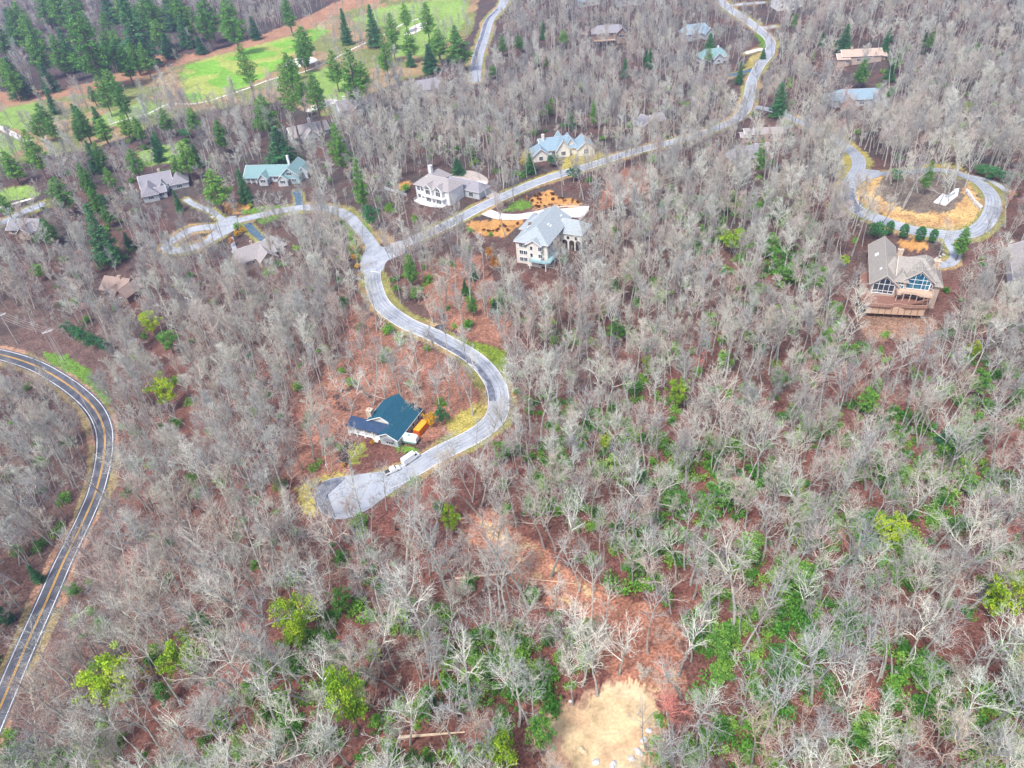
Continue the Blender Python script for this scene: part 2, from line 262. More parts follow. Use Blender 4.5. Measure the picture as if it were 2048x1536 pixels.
# ground grid
def build_ground():
    ys = [-400, -150, -40]; y = 0.0
    while y < 1500: ys.append(y); y += max(.75, (y+60)*.0042)
    ys += [1700, 2000, 2600, 3600, 6000]; ys = np.array(ys)
    s = np.linspace(-1, 1, 641); s = np.concatenate([[-9, -3, -1.4], s, [1.4, 3, 9]])
    hw = 0.82*np.clip(ys, 60, 1500)+70
    X = s[None, :]*hw[:, None]; Y = np.repeat(ys[:, None], len(s), 1); Z = T(X, Y)
    nr, nc = X.shape; V = np.stack([X, Y, Z], -1).reshape(-1, 3)
    x, y, z = V.T; px, py, c = proj(x, y, z)
    rj = np.random.default_rng(3); kx = 300/np.maximum(c, 50); jx = px+(4*n2(x, y, 5.3, 1)+3*n2(x, y, 1.9, 4)+rj.normal(0, 2.2, len(x)))*kx; jy = py+(3*n2(x, y, 4.7, 2)+2*n2(x, y, 1.7, 6)+rj.normal(0, 1.6, len(x)))*kx
    inn = (c > 20)
    col = np.empty((len(x), 3)); soft = np.ones(len(x))
    # base litter: brown grey far, red brown near/right
    redness = sg((py-620)/170)*.8+.12*sg((px-900)/200)
    red = np.array([.195, .083, .062]); grey = np.array([.080, .068, .060])
    w = np.clip(redness+.28*n2(x, y, 13)+.2*n2(x, y, 5, 3), 0, 1)[:, None]
    col[:] = red*w+grey*(1-w)
    def put(poly, color, a=1.0, hard=True):
        mk = inn & inpoly(jx, jy, poly); col[mk] = col[mk]*(1-a)+np.array(color)*a
    farleft = inn & (py < 250) & (px < 900)
    put(Z_PINK, (.36,.20,.12))
    put(Z_ROUGH, (.20,.22,.075)); 
    mk = inn & inpoly(jx, jy, Z_ROUGH); v = n2(x, y, 22, 5)+.4*n2(x, y, 8, 2); mk2 = mk & (v > .0); col[mk2] = np.array([.33,.23,.12])
    for p in Z_FAIR2: put(p, (.22,.33,.08))
    put(Z_FAIR, (.19,.38,.05)); mk = inn & inpoly(jx, jy, Z_FAIR) & (n2(x, y, 15, 2)+.4*n2(x, y, 6, 4) > .0); col[mk] = (.33,.38,.09)
    for p in Z_LEAF: put(p, (.30,.15,.10), .85)
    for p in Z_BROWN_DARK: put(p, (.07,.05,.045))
    for p in Z_PALEOLIVE: put(p, (.33,.23,.13))
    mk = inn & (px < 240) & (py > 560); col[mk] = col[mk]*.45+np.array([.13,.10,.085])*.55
    # track
    d = segdist(x, y, TRACK)+2.5*n2(x, y, 4, 4); mk = inn & (d < 5.0); col[mk] = (.37,.18,.115)
    mk = inn & (d < 3.0) & (n2(x, y, 2.3, 8) > .25); col[mk] = (.50,.33,.18)
    put(Z_FADE, (.44,.29,.19), .8)
    d2 = np.hypot(x-G(1250,1275)[0], y-G(1250,1275)[1])+3*n2(x, y, 4, 1); mk = inn & (d2 < 10); col[mk] = (.34,.155,.10)
    put(Z_STRAW, (.58,.43,.25)); soft[inn & inpoly(jx, jy, Z_FADE)] = .45; soft[inn & inpoly(jx, jy, Z_STRAW)] = .25; mk = inn & inpoly(jx, jy, Z_STRAW) & (n2(x, y, 3.3, 3) > .3); col[mk] = (.54,.37,.22)
    mk = inn & inpoly(jx, jy, Z_STRAW) & (n2(x, y, 6, 6) > .35); col[mk] = (.62,.48,.30)
    # verges beside the roads
    for k, (cc, wd) in ROADS.items():
        if k in PATHS or k in ('d7', 'd8', 'd4'): continue
        near = (np.abs(x-cc[:, 0].mean()) < np.ptp(cc[:, 0])/2+15) & (np.abs(y-cc[:, 1].mean()) < np.ptp(cc[:, 1])/2+15)
        idx = np.where(near)[0]
        if not len(idx): continue
        dd = segdist(x[idx], y[idx], cc[::2])-wd/2; vg = (1.5 if k.startswith('d') else 2.6)
        nn = n2(x[idx], y[idx], 9, 7)
        vv = n2(x[idx], y[idx], 11, 4)
        s1 = idx[(dd < vg+1.6*nn)]; cvv = vv[(dd < vg+1.6*nn)]
        if k == 'main_road': cl = np.where(cvv[:, None] > 0.0, np.array([.34,.20,.13]), np.array([.26,.20,.10]))
        else: cl = np.where(cvv[:, None] > -.1, np.array([.25,.235,.08]), np.array([.32,.23,.11]))
        col[s1] = cl
    for p in Z_YEL: put(p, (.36,.30,.08))
    for p in Z_GRASS: put(p, (.12,.22,.035)); 
    put(Z_GRASS[1], (.16,.22,.03)); put(Z_GRASS[9], (.26,.27,.06))
    put([(40,655),(120,668),(180,700),(215,745),(200,760),(150,712),(80,700),(40,690)], (.14,.09,.075))
    for p in Z_MULCH: put(p, (.50,.26,.09))
    soft[inn & (inpoly(jx, jy, Z_ROUGH) | inpoly(jx, jy, Z_PINK))] = .4
    for p in Z_MULCH: soft[inn & inpoly(jx, jy, p)] = .5
    put(Z_ISLAND, (.52,.34,.14)); mk = inn & inpoly(jx, jy, Z_ISLAND) & (n2(x, y, 5, 9) > .2); col[mk] = (.42,.25,.11)
    put(Z_ISL_IN, (.17,.135,.105))
    put(cr(5.565,1680,440,[(100,950),(280,980),(960,1080),(1100,1150),(900,1350),(300,1330)]), (.27,.17,.115), .8)
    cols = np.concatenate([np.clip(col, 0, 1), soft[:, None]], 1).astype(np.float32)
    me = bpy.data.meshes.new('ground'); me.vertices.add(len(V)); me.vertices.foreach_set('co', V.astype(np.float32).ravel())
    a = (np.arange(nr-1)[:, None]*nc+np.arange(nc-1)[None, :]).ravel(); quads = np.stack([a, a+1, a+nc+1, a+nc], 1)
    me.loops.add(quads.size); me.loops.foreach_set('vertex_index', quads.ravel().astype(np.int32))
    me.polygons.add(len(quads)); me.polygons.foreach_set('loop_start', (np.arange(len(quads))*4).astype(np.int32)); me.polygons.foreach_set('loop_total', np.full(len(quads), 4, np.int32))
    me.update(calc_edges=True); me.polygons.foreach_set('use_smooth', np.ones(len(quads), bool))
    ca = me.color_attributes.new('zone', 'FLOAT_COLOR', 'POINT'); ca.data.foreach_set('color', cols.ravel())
    o = bpy.data.objects.new('ground', me); scene.collection.objects.link(o); tag(o, kind='structure')
    mt = bpy.data.materials.new('forest floor'); mt.use_nodes = True; nt = mt.node_tree; n = nt.nodes; l = nt.links
    b = n['Principled BSDF']; b.inputs['Roughness'].default_value = .95; b.inputs['Specular IOR Level'].default_value = .1
    at = n.new('ShaderNodeAttribute'); at.attribute_name = 'zone'; tc = n.new('ShaderNodeTexCoord')
    prev = at.outputs['Color']; first = True
    for sc, lo, hi, a0, a1 in ((1.7, .35, .65, .45, 1.6), (.35, .3, .7, .7, 1.3), (.06, .35, .65, .86, 1.14)):
        nz = n.new('ShaderNodeTexNoise'); nz.inputs['Scale'].default_value = sc; nz.inputs['Detail'].default_value = 6; nz.inputs['Roughness'].default_value = .65; l.new(tc.outputs['Object'], nz.inputs['Vector'])
        mr = n.new('ShaderNodeMapRange'); mr.inputs[1].default_value = lo; mr.inputs[2].default_value = hi; mr.inputs[3].default_value = a0; mr.inputs[4].default_value = a1
        l.new(nz.outputs['Fac'], mr.inputs[0]); vm = n.new('ShaderNodeVectorMath'); vm.operation = 'SCALE'; sc_ = mr.outputs[0]
        if first:
            mf = n.new('ShaderNodeMix'); mf.data_type = 'FLOAT'; mf.inputs[2].default_value = 1; l.new(at.outputs['Alpha'], mf.inputs[0]); l.new(sc_, mf.inputs[3]); sc_ = mf.outputs[0]; first = False
        l.new(prev, vm.inputs[0]); l.new(sc_, vm.inputs['Scale']); prev = vm.outputs[0]
    l.new(prev, b.inputs['Base Color']); me.materials.append(mt)
    bp = n.new('ShaderNodeBump'); bp.inputs['Strength'].default_value = .6; bp.inputs['Distance'].default_value = .3
    l.new(n['Noise Texture'].outputs['Fac'], bp.inputs['Height']); l.new(bp.outputs[0], b.inputs['Normal'])
build_ground()

# ------------------------------------------------------------------ road surfaces
M['asphalt'] = mat('aged asphalt', (.335,.36,.395), (.42,.445,.475), .3, detail=9, lo=.3, hi=.7)
def crack(mt, sc, dark, tyre=True):
    nt = mt.node_tree; n = nt.nodes; l = nt.links; b = n['Principled BSDF']; src = b.inputs['Base Color'].links[0].from_socket; tc = n.new('ShaderNodeTexCoord')
    nz = n.new('ShaderNodeTexNoise'); nz.inputs['Scale'].default_value = .5; nz.inputs['Detail'].default_value = 5; mx0 = n.new('ShaderNodeMix'); mx0.data_type = 'VECTOR'; mx0.inputs[0].default_value = .35
    l.new(tc.outputs['Object'], nz.inputs['Vector']); l.new(tc.outputs['Object'], mx0.inputs[4]); va = n.new('ShaderNodeVectorMath'); va.operation = 'MULTIPLY_ADD'; va.inputs[1].default_value = (5, 5, 5); l.new(nz.outputs['Color'], va.inputs[0]); l.new(tc.outputs['Object'], va.inputs[2])
    vo = n.new('ShaderNodeTexVoronoi'); vo.feature = 'DISTANCE_TO_EDGE'; vo.inputs['Scale'].default_value = sc; l.new(va.outputs[0], vo.inputs['Vector'])
    mr = n.new('ShaderNodeMapRange'); mr.inputs[1].default_value = .0; mr.inputs[2].default_value = .035; mr.inputs[3].default_value = dark; mr.inputs[4].default_value = 1.0; l.new(vo.outputs['Distance'], mr.inputs[0])
    n3 = n.new('ShaderNodeTexNoise'); n3.inputs['Scale'].default_value = .07; n3.inputs['Detail'].default_value = 8; l.new(tc.outputs['Object'], n3.inputs['Vector']); m3 = n.new('ShaderNodeMapRange'); m3.inputs[1].default_value = .35; m3.inputs[2].default_value = .65; m3.inputs[3].default_value = .88; m3.inputs[4].default_value = 1.06; l.new(n3.outputs['Fac'], m3.inputs[0])
    mm = n.new('ShaderNodeMath'); mm.operation = 'MULTIPLY'; l.new(mr.outputs[0], mm.inputs[0]); l.new(m3.outputs[0], mm.inputs[1])
    vs = n.new('ShaderNodeVectorMath'); vs.operation = 'SCALE'; l.new(src, vs.inputs[0]); l.new(mm.outputs[0], vs.inputs['Scale']); l.new(vs.outputs[0], b.inputs['Base Color'])
crack(M['asphalt'], .16, .6)
M['asphalt_road'] = mat('two lane asphalt', (.075,.082,.10), (.14,.148,.17), .2, detail=9, lo=.3, hi=.7)
crack(M['asphalt_road'], .2, .6)
M['asphalt_dark'] = mat('dark drive asphalt', (.055,.10,.15), (.10,.155,.20), .5, detail=8)
M['patch'] = mat('dark asphalt patch', (.09,.10,.13), (.24,.25,.29), .5, detail=12, lo=.35, hi=.7)
M['curb'] = mat('concrete curb', (.55,.56,.57), (.66,.66,.66), 1)
M['conc'] = mat('pale concrete', (.66,.60,.55), (.76,.71,.66), .5, detail=8)
M['gravelmat'] = mat('gravel', (.38,.32,.28), (.48,.42,.37), 2.5, detail=9)
M['white_line'] = mat('white road paint', (.62,.62,.62), (.78,.78,.78), 1.5)
M['yellow_line'] = mat('yellow road paint', (.68,.36,.05), (.80,.46,.08), 1.5)
M['sand'] = mat('bunker sand', (.74,.68,.60), (.82,.76,.68), .6)
def offs(c):
    t = np.gradient(c, axis=0); t /= np.linalg.norm(t, axis=1)[:, None]+1e-9; return np.stack([-t[:, 1], t[:, 0]], 1)
def ribbon(name, c, o0, o1, dz, mt, nx=None, i0=0, i1=None, wob=0, thick=0.0, parent=None, struct=True):
    c = c[i0:i1]; nrm = offs(c); nx = nx or max(1, int(abs(o1-o0)/1.2)); V = []
    for i in range(len(c)):
        wb = wob*math.sin(i*.9)*.5+wob*math.sin(i*.37+1)*.5
        for j in range(nx+1):
            p = c[i]+nrm[i]*(o0+(o1-o0)*j/nx+wb*(j == 0)); V.append((p[0], p[1], float(T(p[0], p[1]))+dz))
    w = nx+1; F = [(i*w+j, i*w+j+1, (i+1)*w+j+1, (i+1)*w+j) for i in range(len(c)-1) for j in range(nx)]
    if thick:
        k = len(V); V += [(v[0], v[1], v[2]-thick) for v in V]
        for i in range(len(c)-1):
            F.append((i*w, (i+1)*w, (i+1)*w+k, i*w+k)); F.append((i*w+nx, i*w+nx+k, (i+1)*w+nx+k, (i+1)*w+nx))
    o = mesh_obj(name, V, [f[::-1] for f in F] if False else F, mt, parent, True)
    if struct: tag(o, kind='structure')
    return o
def patch(name, poly, dz, mt, thick=0.0, step=2.0):
    """filled ground-hugging patch from a photo outline"""
    P = np.array([G(p[0], p[1])[:2] for p in smooth(poly+[poly[0]], 4)[:-1]])
    c = P.mean(0); n = len(P); R = max(2, int(np.linalg.norm(P-c, axis=1).max()/step)); V = [(c[0], c[1], float(T(*c))+dz)]; F = []
    for r in range(1, R+1):
        for i in range(n):
            q = c+(P[i]-c)*r/R; V.append((q[0], q[1], float(T(q[0], q[1]))+dz))
    for i in range(n): F.append((0, 1+i, 1+(i+1) % n))
    for r in range(R-1):
        for i in range(n):
            a = 1+r*n+i; b = 1+r*n+(i+1) % n; F.append((a, a+n, b+n, b))
    o = mesh_obj(name, V, F, mt, None, True); tag(o, kind='structure'); return o
D0 = .10
ribbon('main_road', HW, -3.4, 3.4, D0, M['asphalt_road'])
for s in (-1, 1): ribbon('edge_line', HW, s*2.72-.13, s*2.72+.13, D0+.02, M['white_line'], 1)
for s in (-1, 1): ribbon('centre_line', HW, s*.19-.10, s*.19+.10, D0+.02, M['yellow_line'], 1)
for nm, c, w in (('residential_road', SR, 6.2), ('hill_road', DR, 6.2), ('upper_lane', LR, 5.6), ('loop_road', LO, 6.0), ('far_road', TR, 9), ('approach_lane', AP, 6.5)):
    dz = {'residential_road': .10, 'hill_road': .108, 'upper_lane': .116, 'loop_road': .10, 'far_road': .1, 'approach_lane': .1}[nm]
    ribbon(nm, c, -w/2, w/2, dz, M['asphalt'])
    if nm in ('residential_road', 'hill_road'):
        e = 6 if nm != 'loop_road' else 40
        for s in (-1, 1): ribbon('kerb', c, s*(w/2+.12)-.14, s*(w/2+.12)+.14, .2, M['curb'], 1, e, -10 if nm == 'residential_road' else None, thick=.25)
ribbon('road_patch', SR, -2.95, -1.0, .128, M['patch'], None, 30, 60, 1.0)
ribbon('road_patch', TR, -3.6, -.6, .13, M['patch'], None, 12, 60, .6)
ribbon('road_patch', LO, -2.0, 2.2, .128, M['patch'], None, 52, 64, .9)
M['tyre'] = mat('tyre polished asphalt', (.235,.255,.285), (.34,.36,.39), .35, detail=8)
for nm, c, a_, b_, dz in (('r', SR, 4, -8, .121), ('d', DR, 8, None, .129), ('l', LO, 3, None, .121), ('t', TR, 0, None, .121)):
    for o_ in (-1.9, -.75, .75, 1.9): ribbon('tyre_track', c, o_-.22, o_+.22, dz, M['tyre'], 1, a_, b_, .25)
patch('cul_de_sac', CDS, .124, M['asphalt']); patch('road_junction', JUN, .124, M['asphalt']); patch('loop_junction', LJ, .12, M['asphalt']); patch('lane_junction', KJ, .13, M['asphalt'])
patch('road_patch', [(633,985),(645,965),(680,955),(690,958),(660,968),(644,980),(641,1000),(660,1026),(672,1034),(650,1028),(636,1008)], .14, M['patch'])
ml = MB(); a = G(741, 543); bb_ = G(758, 545)
ribbon('stop_line', np.array([[a.x, a.y], [(a.x+bb_.x)/2, (a.y+bb_.y)/2], [bb_.x, bb_.y]]), -.25, .25, .145, M['white_line'], 1)
for nm, c in DV.items():
    w = {'shingled_drive': 3.4, 'asphalt_drive': 4, 'dark_drive': 3.8, 'garden_path': 2.2, 'curved_drive': 3.6, 'side_drive': 3.2, 'concrete_drive': 6, 'gravel_drive': 6.5, 'cross_drive': 4, 'blue_drive': 5, 'top_drive': 4, 'north_drive': 5}[nm]
    mt = {'asphalt_drive': 'asphalt_dark', 'dark_drive': 'asphalt_dark', 'concrete_drive': 'conc', 'gravel_drive': 'gravelmat', 'cross_drive': 'conc', 'blue_drive': 'asphalt_dark'}.get(nm, 'asphalt')
    ribbon(nm, c, -w/2, w/2, .09, M[mt])
for nm, c in PW.items(): ribbon(nm, c, -(2.2 if nm == 'wide_path' else 1.1), (2.2 if nm == 'wide_path' else 1.1), .06, M['conc'])
patch('parking_court', cr(7.314,960,380,[(1080,285),(1480,255),(1590,260),(1480,400),(1300,390),(1150,350)]), .15, M['conc'])
patch('gravel_court', cr(6.4,740,310,[(1000,260),(1180,205),(1350,215),(1500,300),(1500,380),(1400,400),(1300,280),(1100,270)]), .12, M['gravelmat'])
patch('concrete_apron', cr(6.4,740,310,[(1390,330),(1500,350),(1400,430),(1330,410)]), .15, M['conc'])
for i, (cx, cy, rx, ry, sl) in enumerate(((598,125,36,9,-.18),(642,211,32,7,-.35),(833,57,24,8,-.45))):
    patch('sand_bunker', [(cx+rx*math.cos(t)*(1+.12*math.sin(3*t)), cy+ry*math.sin(t)+sl*rx*math.cos(t)) for t in np.linspace(0, 2*math.pi, 13)[:-1]], .1, M['sand'])

# ------------------------------------------------------------------ labels by landmark
LAND = [('the straw clearing',1230,1430),('the cul-de-sac',700,990),('the teal-roofed house',775,850),('the two-lane road',150,1080),('the tan house with decks',1800,560),
 ('the loop road island',1830,400),('the tall white house',1095,470),('the white bay-window mansion',870,375),('the green-roofed house',548,345),('the grey shingled house',340,365),
 ('the golf fairway',430,150),('the upper sand bunker',598,125),('the road junction',757,510),('the blue-roofed house',1125,280),('the utility poles',60,650),('the leaf-covered track',1120,1180),
 ('the kerbed road bend',1000,770),('the brown wood cottage',235,565),('the tan-roofed house',530,495),('the far road',955,90),('the flat tan house',1720,110),
 ('the lower left corner',120,1480),('the lower right corner',1950,1480),('the right edge midway',2000,1000),('the green laurel thicket',1450,1000),('the bright sand bunker',833,57),('the left edge top',40,90),('the top right ridge',1950,60), ('the wood below the cul-de-sac',480,1180), ('the lower laurel thicket',850,1330), ('the oaks right of the clearing',1620,1300)]
PENDING = []
def where(px, py):
    b = min(LAND, key=lambda L: (L[1]-px)**2+(1.3*(L[2]-py))**2); dx, dy = px-b[1], py-b[2]
    if abs(dx) > 1.2*abs(dy): s = 'right of' if dx > 0 else 'left of'
    else: s = 'below' if dy > 0 else 'above'
    if dx*dx+dy*dy < 900: s = 'beside'
    return s+' '+b[0]
def later(o, desc, cat, group, px, py, suffix=''):
    PENDING.append((o, desc, cat, group, px, py, suffix))
ORD = ['leftmost','second from left','third from left','fourth from left','fifth from left','sixth from left','seventh from left','eighth from left','ninth from left','tenth from left','eleventh from left','twelfth from left','thirteenth from left','fourteenth from left','fifteenth from left']
def flush_labels():
    d = {}
    for p in PENDING:
        w = where(p[4], p[5]); d.setdefault((p[1], w), []).append(p)
    for (desc, w), L in d.items():
        L.sort(key=lambda p: p[4])
        for i, p in enumerate(L):
            lab = desc+' '+w
            if len(L) > 1:
                k = len(L); n = ORD[i] if i < 15 else 'number %d from left' % (i+1)
                if i == k-1: n = 'rightmost'
                lab += ', '+n
            while len(lab.split()) > 16: lab = lab.replace('the ', '', 1) if 'the ' in lab else ' '.join(lab.split()[:16])
            tag(p[0], lab, p[2], p[3])

# ------------------------------------------------------------------ bare trees
def bare_variant(seed, H, spread=1.0, fork=.45, nl=11, crooked=.10, fine=1.0, thick=1.0, multi=1, opn=1.0):
    r = np.random.default_rng(seed); tr = MB(); br = MB()
    def nz(s): return r.normal(0, s, 3)
    def path(p, d, L, k, wand, up):
        pts = [np.array(p, float)]; d = np.array(d, float); d /= np.linalg.norm(d)
        for _ in range(k):
            d = d+nz(wand)+np.array([0, 0, up]); d /= np.linalg.norm(d); pts.append(pts[-1]+d*L/k)
        return pts, d
    def twig(p, d, L, rd, n):
        pts, dd = path(p, d, L, 2, .22, .06); tube(br, pts, [rd, rd*.7, rd*.3], 3)
        for q in range(n):
            t = r.uniform(.2, 1); i = 0 if t < .5 else 1; o = pts[i]+(pts[i+1]-pts[i])*(t*2-i)
            e = dd+nz(.55)+np.array([0, 0, .15]); e /= np.linalg.norm(e); e = e*L*r.uniform(.35, .75)
            u = np.cross(e, nz(1)); u /= np.linalg.norm(u)+1e-9; w_ = rd*.75
            k0 = len(br.V); br.V += [tuple(o+u*w_), tuple(o-u*w_), tuple(o+e)]; br.F.append((k0, k0+1, k0+2))
    def limb(p, d, L, rd, lvl):
        k = 4 if lvl == 1 else 3; pts, dd = path(p, d, L, k, crooked*(1.6 if lvl == 1 else 1.8), .07)
        rr = [rd*(1-.72*i/k) for i in range(k+1)]; tube(br, pts, rr, 4 if lvl == 1 else 3)
        n = int((7.4*(.5+.5*opn) if lvl == 1 else 6.6*opn)*fine)
        for q in range(n):
            t = .22+.78*(q+r.uniform(0, .9))/n; t = min(t, .99); i = int(t*k); o = pts[i]+(pts[i+1]-pts[i])*(t*k-i)
            ax = pts[i+1]-pts[i]; ax /= np.linalg.norm(ax); s = np.cross(ax, nz(1)); s /= np.linalg.norm(s)+1e-9
            e = ax*r.uniform(.6, .9)+s*r.uniform(.5, .9)+np.array([0, 0, .15])
            if lvl == 1: limb(o, e, L*r.uniform(.38, .58)*(1.15-.5*t), rd*(.46-.13*t), 2)
            else: twig(o, e, max(.8, L*r.uniform(.35, .6)), max(.024, rd*.42), int(2.2*fine*opn+1))
        twig(pts[-1], dd, max(.8, L*.3), rd*.28, 3)
    for m_ in range(multi):
        d0 = np.array([r.normal(0, .10*multi), r.normal(0, .10*multi), 1.]); k = 8
        pts, dd = path((r.normal(0, .3)*(multi > 1), r.normal(0, .3)*(multi > 1), -.4), d0, H*r.uniform(.86, .95), k, crooked*.55, .03)
        r0 = (.012*H+.03)*thick/(multi**.4); rr = [r0*(1-.86*(i/k)**1.1) for i in range(k+1)]; rr[0] *= 1.25; tube(tr, pts, rr, 6)
        n = nl
        for q in range(n):
            t = fork+(1-fork)*(q+r.uniform(0, .8))/n; t = min(t, .985); i = int(t*k); o = pts[i]+(pts[i+1]-pts[i])*(t*k-i)
            az = q*2.4+r.uniform(-.5, .5); el = R_(r.uniform(36, 60)+16*t); s = (t-fork)/(1-fork)
            L = H*r.uniform(.25, .38)*spread*.78*(1-.55*s)*(.75+.5*min(1, s*3)); e = np.array([math.cos(az)*math.cos(el), math.sin(az)*math.cos(el), math.sin(el)])
            limb(o, e, L, r0*(.44-.18*s), 1)
        twig(pts[-1], dd, 1.6, .03, 3)
    return tr, br
def raw_mesh(name, mb, mats, mi=None):
    me = bpy.data.meshes.new(name); V = np.array(mb.V, np.float32); me.from_pydata(mb.V, [], mb.F)
    for m_ in mats: me.materials.append(m_)
    if mi is not None: me.polygons.foreach_set('material_index', np.array(mi, np.int32))
    me.update(); return me
BV = []
specs = [(24,1.0,.45,12,.10,1,1,1),(26,.9,.52,11,.09,1,1,1),(22,1.15,.38,11,.13,1,1.15,1),(25,.8,.55,10,.08,1,.9,1),(20,1.1,.40,11,.16,1,1,1),(24,1.0,.35,8,.12,1,.95,2),
         (21,1.25,.35,11,.17,1.1,1.05,1),(23,1.2,.42,10,.17,1.05,1.0,1),(27,.75,.6,10,.08,1,.9,1),(19,.9,.40,11,.12,1.1,.8,1),(17,.85,.3,7,.14,1.1,.8,3),(22,.95,.45,12,.10,1.1,.9,1)]
for i, s in enumerate(specs):
    tr, br = bare_variant(100+i, s[0], s[1]*1.12, s[2], s[3], s[4]*1.1, s[5], s[6], s[7], .62); BV.append((tr, br, s[0]))
BVD = []
for i, s in enumerate(specs): tr, br = bare_variant(150+i, s[0], s[1], s[2], s[3], s[4], s[5], s[6], s[7], 1.0); BVD.append((tr, br, s[0]))
tone_m = {'grey': M['bark_grey'], 'pale': M['bark_pale'], 'tan': M['bark_tan'], 'red': M['bark_red']}
TRM = [raw_mesh('trunk', t, [M['trunk']]) for t, b, h in BV]
BRM = {tn: [raw_mesh('branches', b, [tone_m[tn]]) for t, b, h in BV] for tn in ('grey', 'pale', 'tan')}
BRM['red'] = [None]*len(BV); RTR = {}
def place_bare(x, y, vi, tone, sc, rz, lean=(0, 0)):
    e = empty('bare_tree', (x, y, float(T(x, y)))); e.rotation_euler = (lean[0], lean[1], rz); e.scale = (sc, sc, sc)
    if tone == 'red' and BRM['red'][vi] is None: BRM['red'][vi] = raw_mesh('branches', BVD[vi][1], [M['bark_red']])
    if tone == 'red' and vi not in RTR: RTR[vi] = raw_mesh('trunk', BVD[vi][0], [M['trunk']])
    for nm, me in (('trunk', RTR[vi] if tone == 'red' else TRM[vi]), ('branches', BRM[tone][vi])):
        o = bpy.data.objects.new(nm, me); scene.collection.objects.link(o); o.parent = e
    return e

# ------------------------------------------------------------------ evergreens, leafy trees and shrubs
def leafmesh(name, pts, sizes, tints, m_, r):
    n = len(pts); pts = np.array(pts); a = r.normal(0, 1, (n, 3)); a /= np.linalg.norm(a, axis=1)[:, None]; b = np.cross(a, r.normal(0, 1, (n, 3))); b /= np.linalg.norm(b, axis=1)[:, None]+1e-9
    s = np.array(sizes)[:, None]; V = np.concatenate([pts-a*s*.5-b*s*.35, pts+a*s*.5-b*s*.2, pts+b*s*.6+a*s*.1], 1).reshape(-1, 3)
    me = bpy.data.meshes.new(name); me.from_pydata(V.tolist(), [], np.arange(3*n).reshape(-1, 3).tolist()); me.materials.append(m_)
    at = me.attributes.new('tint', 'FLOAT', 'POINT'); at.data.foreach_set('value', np.repeat(np.array(tints, np.float32), 3)); me.update(); return me
def conifer(seed, H, R, kind, m_, leaf=.46, nleaf=5600):
    r = np.random.default_rng(seed); tr = MB(); pts = []; sz = []; ti = []
    tube(tr, [(0, 0, -.4), (0, 0, H*.35), (r.normal(0, .15), r.normal(0, .15), H*.7), (0, 0, H*.97)], [.02*H, .015*H, .009*H, .02], 6)
    clumps = []
    if kind in ('spruce', 'pine', 'loose'):
        b0 = {'spruce': .06, 'pine': .22, 'loose': .42}[kind]; lv = int(H*(1.5 if kind == 'spruce' else .85))
        for q in range(lv):
            t = b0+(1-b0)*(q+.5)/lv; s = (t-b0)/(1-b0)
            if kind == 'spruce': pr = (1-s)**.85*(1-.1*math.exp(-s*30))
            else: pr = min(1, .45+2.2*s)*(1-s)**.6*1.25
            n = 6 if kind == 'spruce' else 5
            for k in range(n):
                az = k*2*math.pi/n+q*1.3+r.uniform(-.4, .4); L = R*pr*r.uniform(.65, 1.15)+.3
                dz = -.12 if kind == 'spruce' else .22
                e = np.array([math.cos(az)*L, math.sin(az)*L, L*dz+r.normal(0, .2)]); o = np.array([0, 0, H*t])
                tube(tr, [o, o+e*.95], [.05+.01*L, .015], 3)
                m2 = max(2, int(L*1.4))
                for j in range(m2): clumps.append((o+e*(.25+.75*(j+.6)/m2)+r.normal(0, .12, 3), .5+.34*L/R*(.6+.4*r.random())*R*.35, r.random()))
    elif kind in ('round', 'oval'):
        n = 92 if kind == 'round' else 170
        for k in range(9 if kind == 'round' else 0):
            az = k*2.4; e = np.array([math.cos(az)*R*.7, math.sin(az)*R*.7, H*r.uniform(.6, .9)]); tube(tr, [(0, 0, H*.3), e], [.08, .02], 3)
        for k in range(n):
            v = r.normal(0, 1, 3); v /= np.linalg.norm(v); rr = r.uniform(.3, 1.08)**.5 if kind == 'round' else r.uniform(.8, .95)
            zc, zh = (.62, .38) if kind == 'round' else (.5, .46)
            lob = 1+.38*math.sin(3*math.atan2(v[1], v[0])+seed)*(kind == 'round')
            clumps.append((np.array([v[0]*R*rr*lob*.85, v[1]*R*rr*lob*.85, H*zc+v[2]*H*zh*rr*.9]), R*(r.uniform(.16, .27) if kind == 'round' else .30), r.random()))
    w = np.array([c[1]**2 for c in clumps]); w /= w.sum(); cnt = np.maximum(4, (w*nleaf).astype(int))
    for (c, s, t), k in zip(clumps, cnt):
        q = r.normal(0, 1, (k, 3)); q /= np.linalg.norm(q, axis=1)[:, None]; q *= (r.random((k, 1))**.5)*s; q[:, 2] *= .55
        pts += list(c+q); sz += list(leaf*r.uniform(.6, 1.2, k)); ti += list(np.clip(t*.8+r.normal(.1, .12, k)+.12*q[:, 2]/max(s, .1), 0, 1))
    return raw_mesh('trunk', tr, [M['trunk_dark']]), leafmesh('crown', pts, sz, ti, m_, r)
EV = {}
for i in range(3): EV['P%d' % i] = conifer(200+i, 20, 4.4-.4*i, 'pine', M['pine'])
for i in range(3): EV['S%d' % i] = conifer(210+i, 20, 4.6-.5*i, 'spruce', M['spruce'], nleaf=7000)
for i in range(2): EV['L%d' % i] = conifer(220+i, 22, 4.0, 'loose', M['pine'], nleaf=2600)
for i in range(3): EV['Y%d' % i] = conifer(230+i, 12, 4.8, 'round', M['yellowleaf'], leaf=.40, nleaf=4200)
for i in range(2): EV['G%d' % i] = conifer(240+i, 10, 3.6, 'round', M['pine'], leaf=.38, nleaf=3000)
EV['B0'] = conifer(250, 6.5, 2.0, 'oval', M['spruce'], leaf=.22, nleaf=6500)
EV['F0'] = conifer(251, 2.2, 1.5, 'round', M['forsythia'], leaf=.20, nleaf=900)
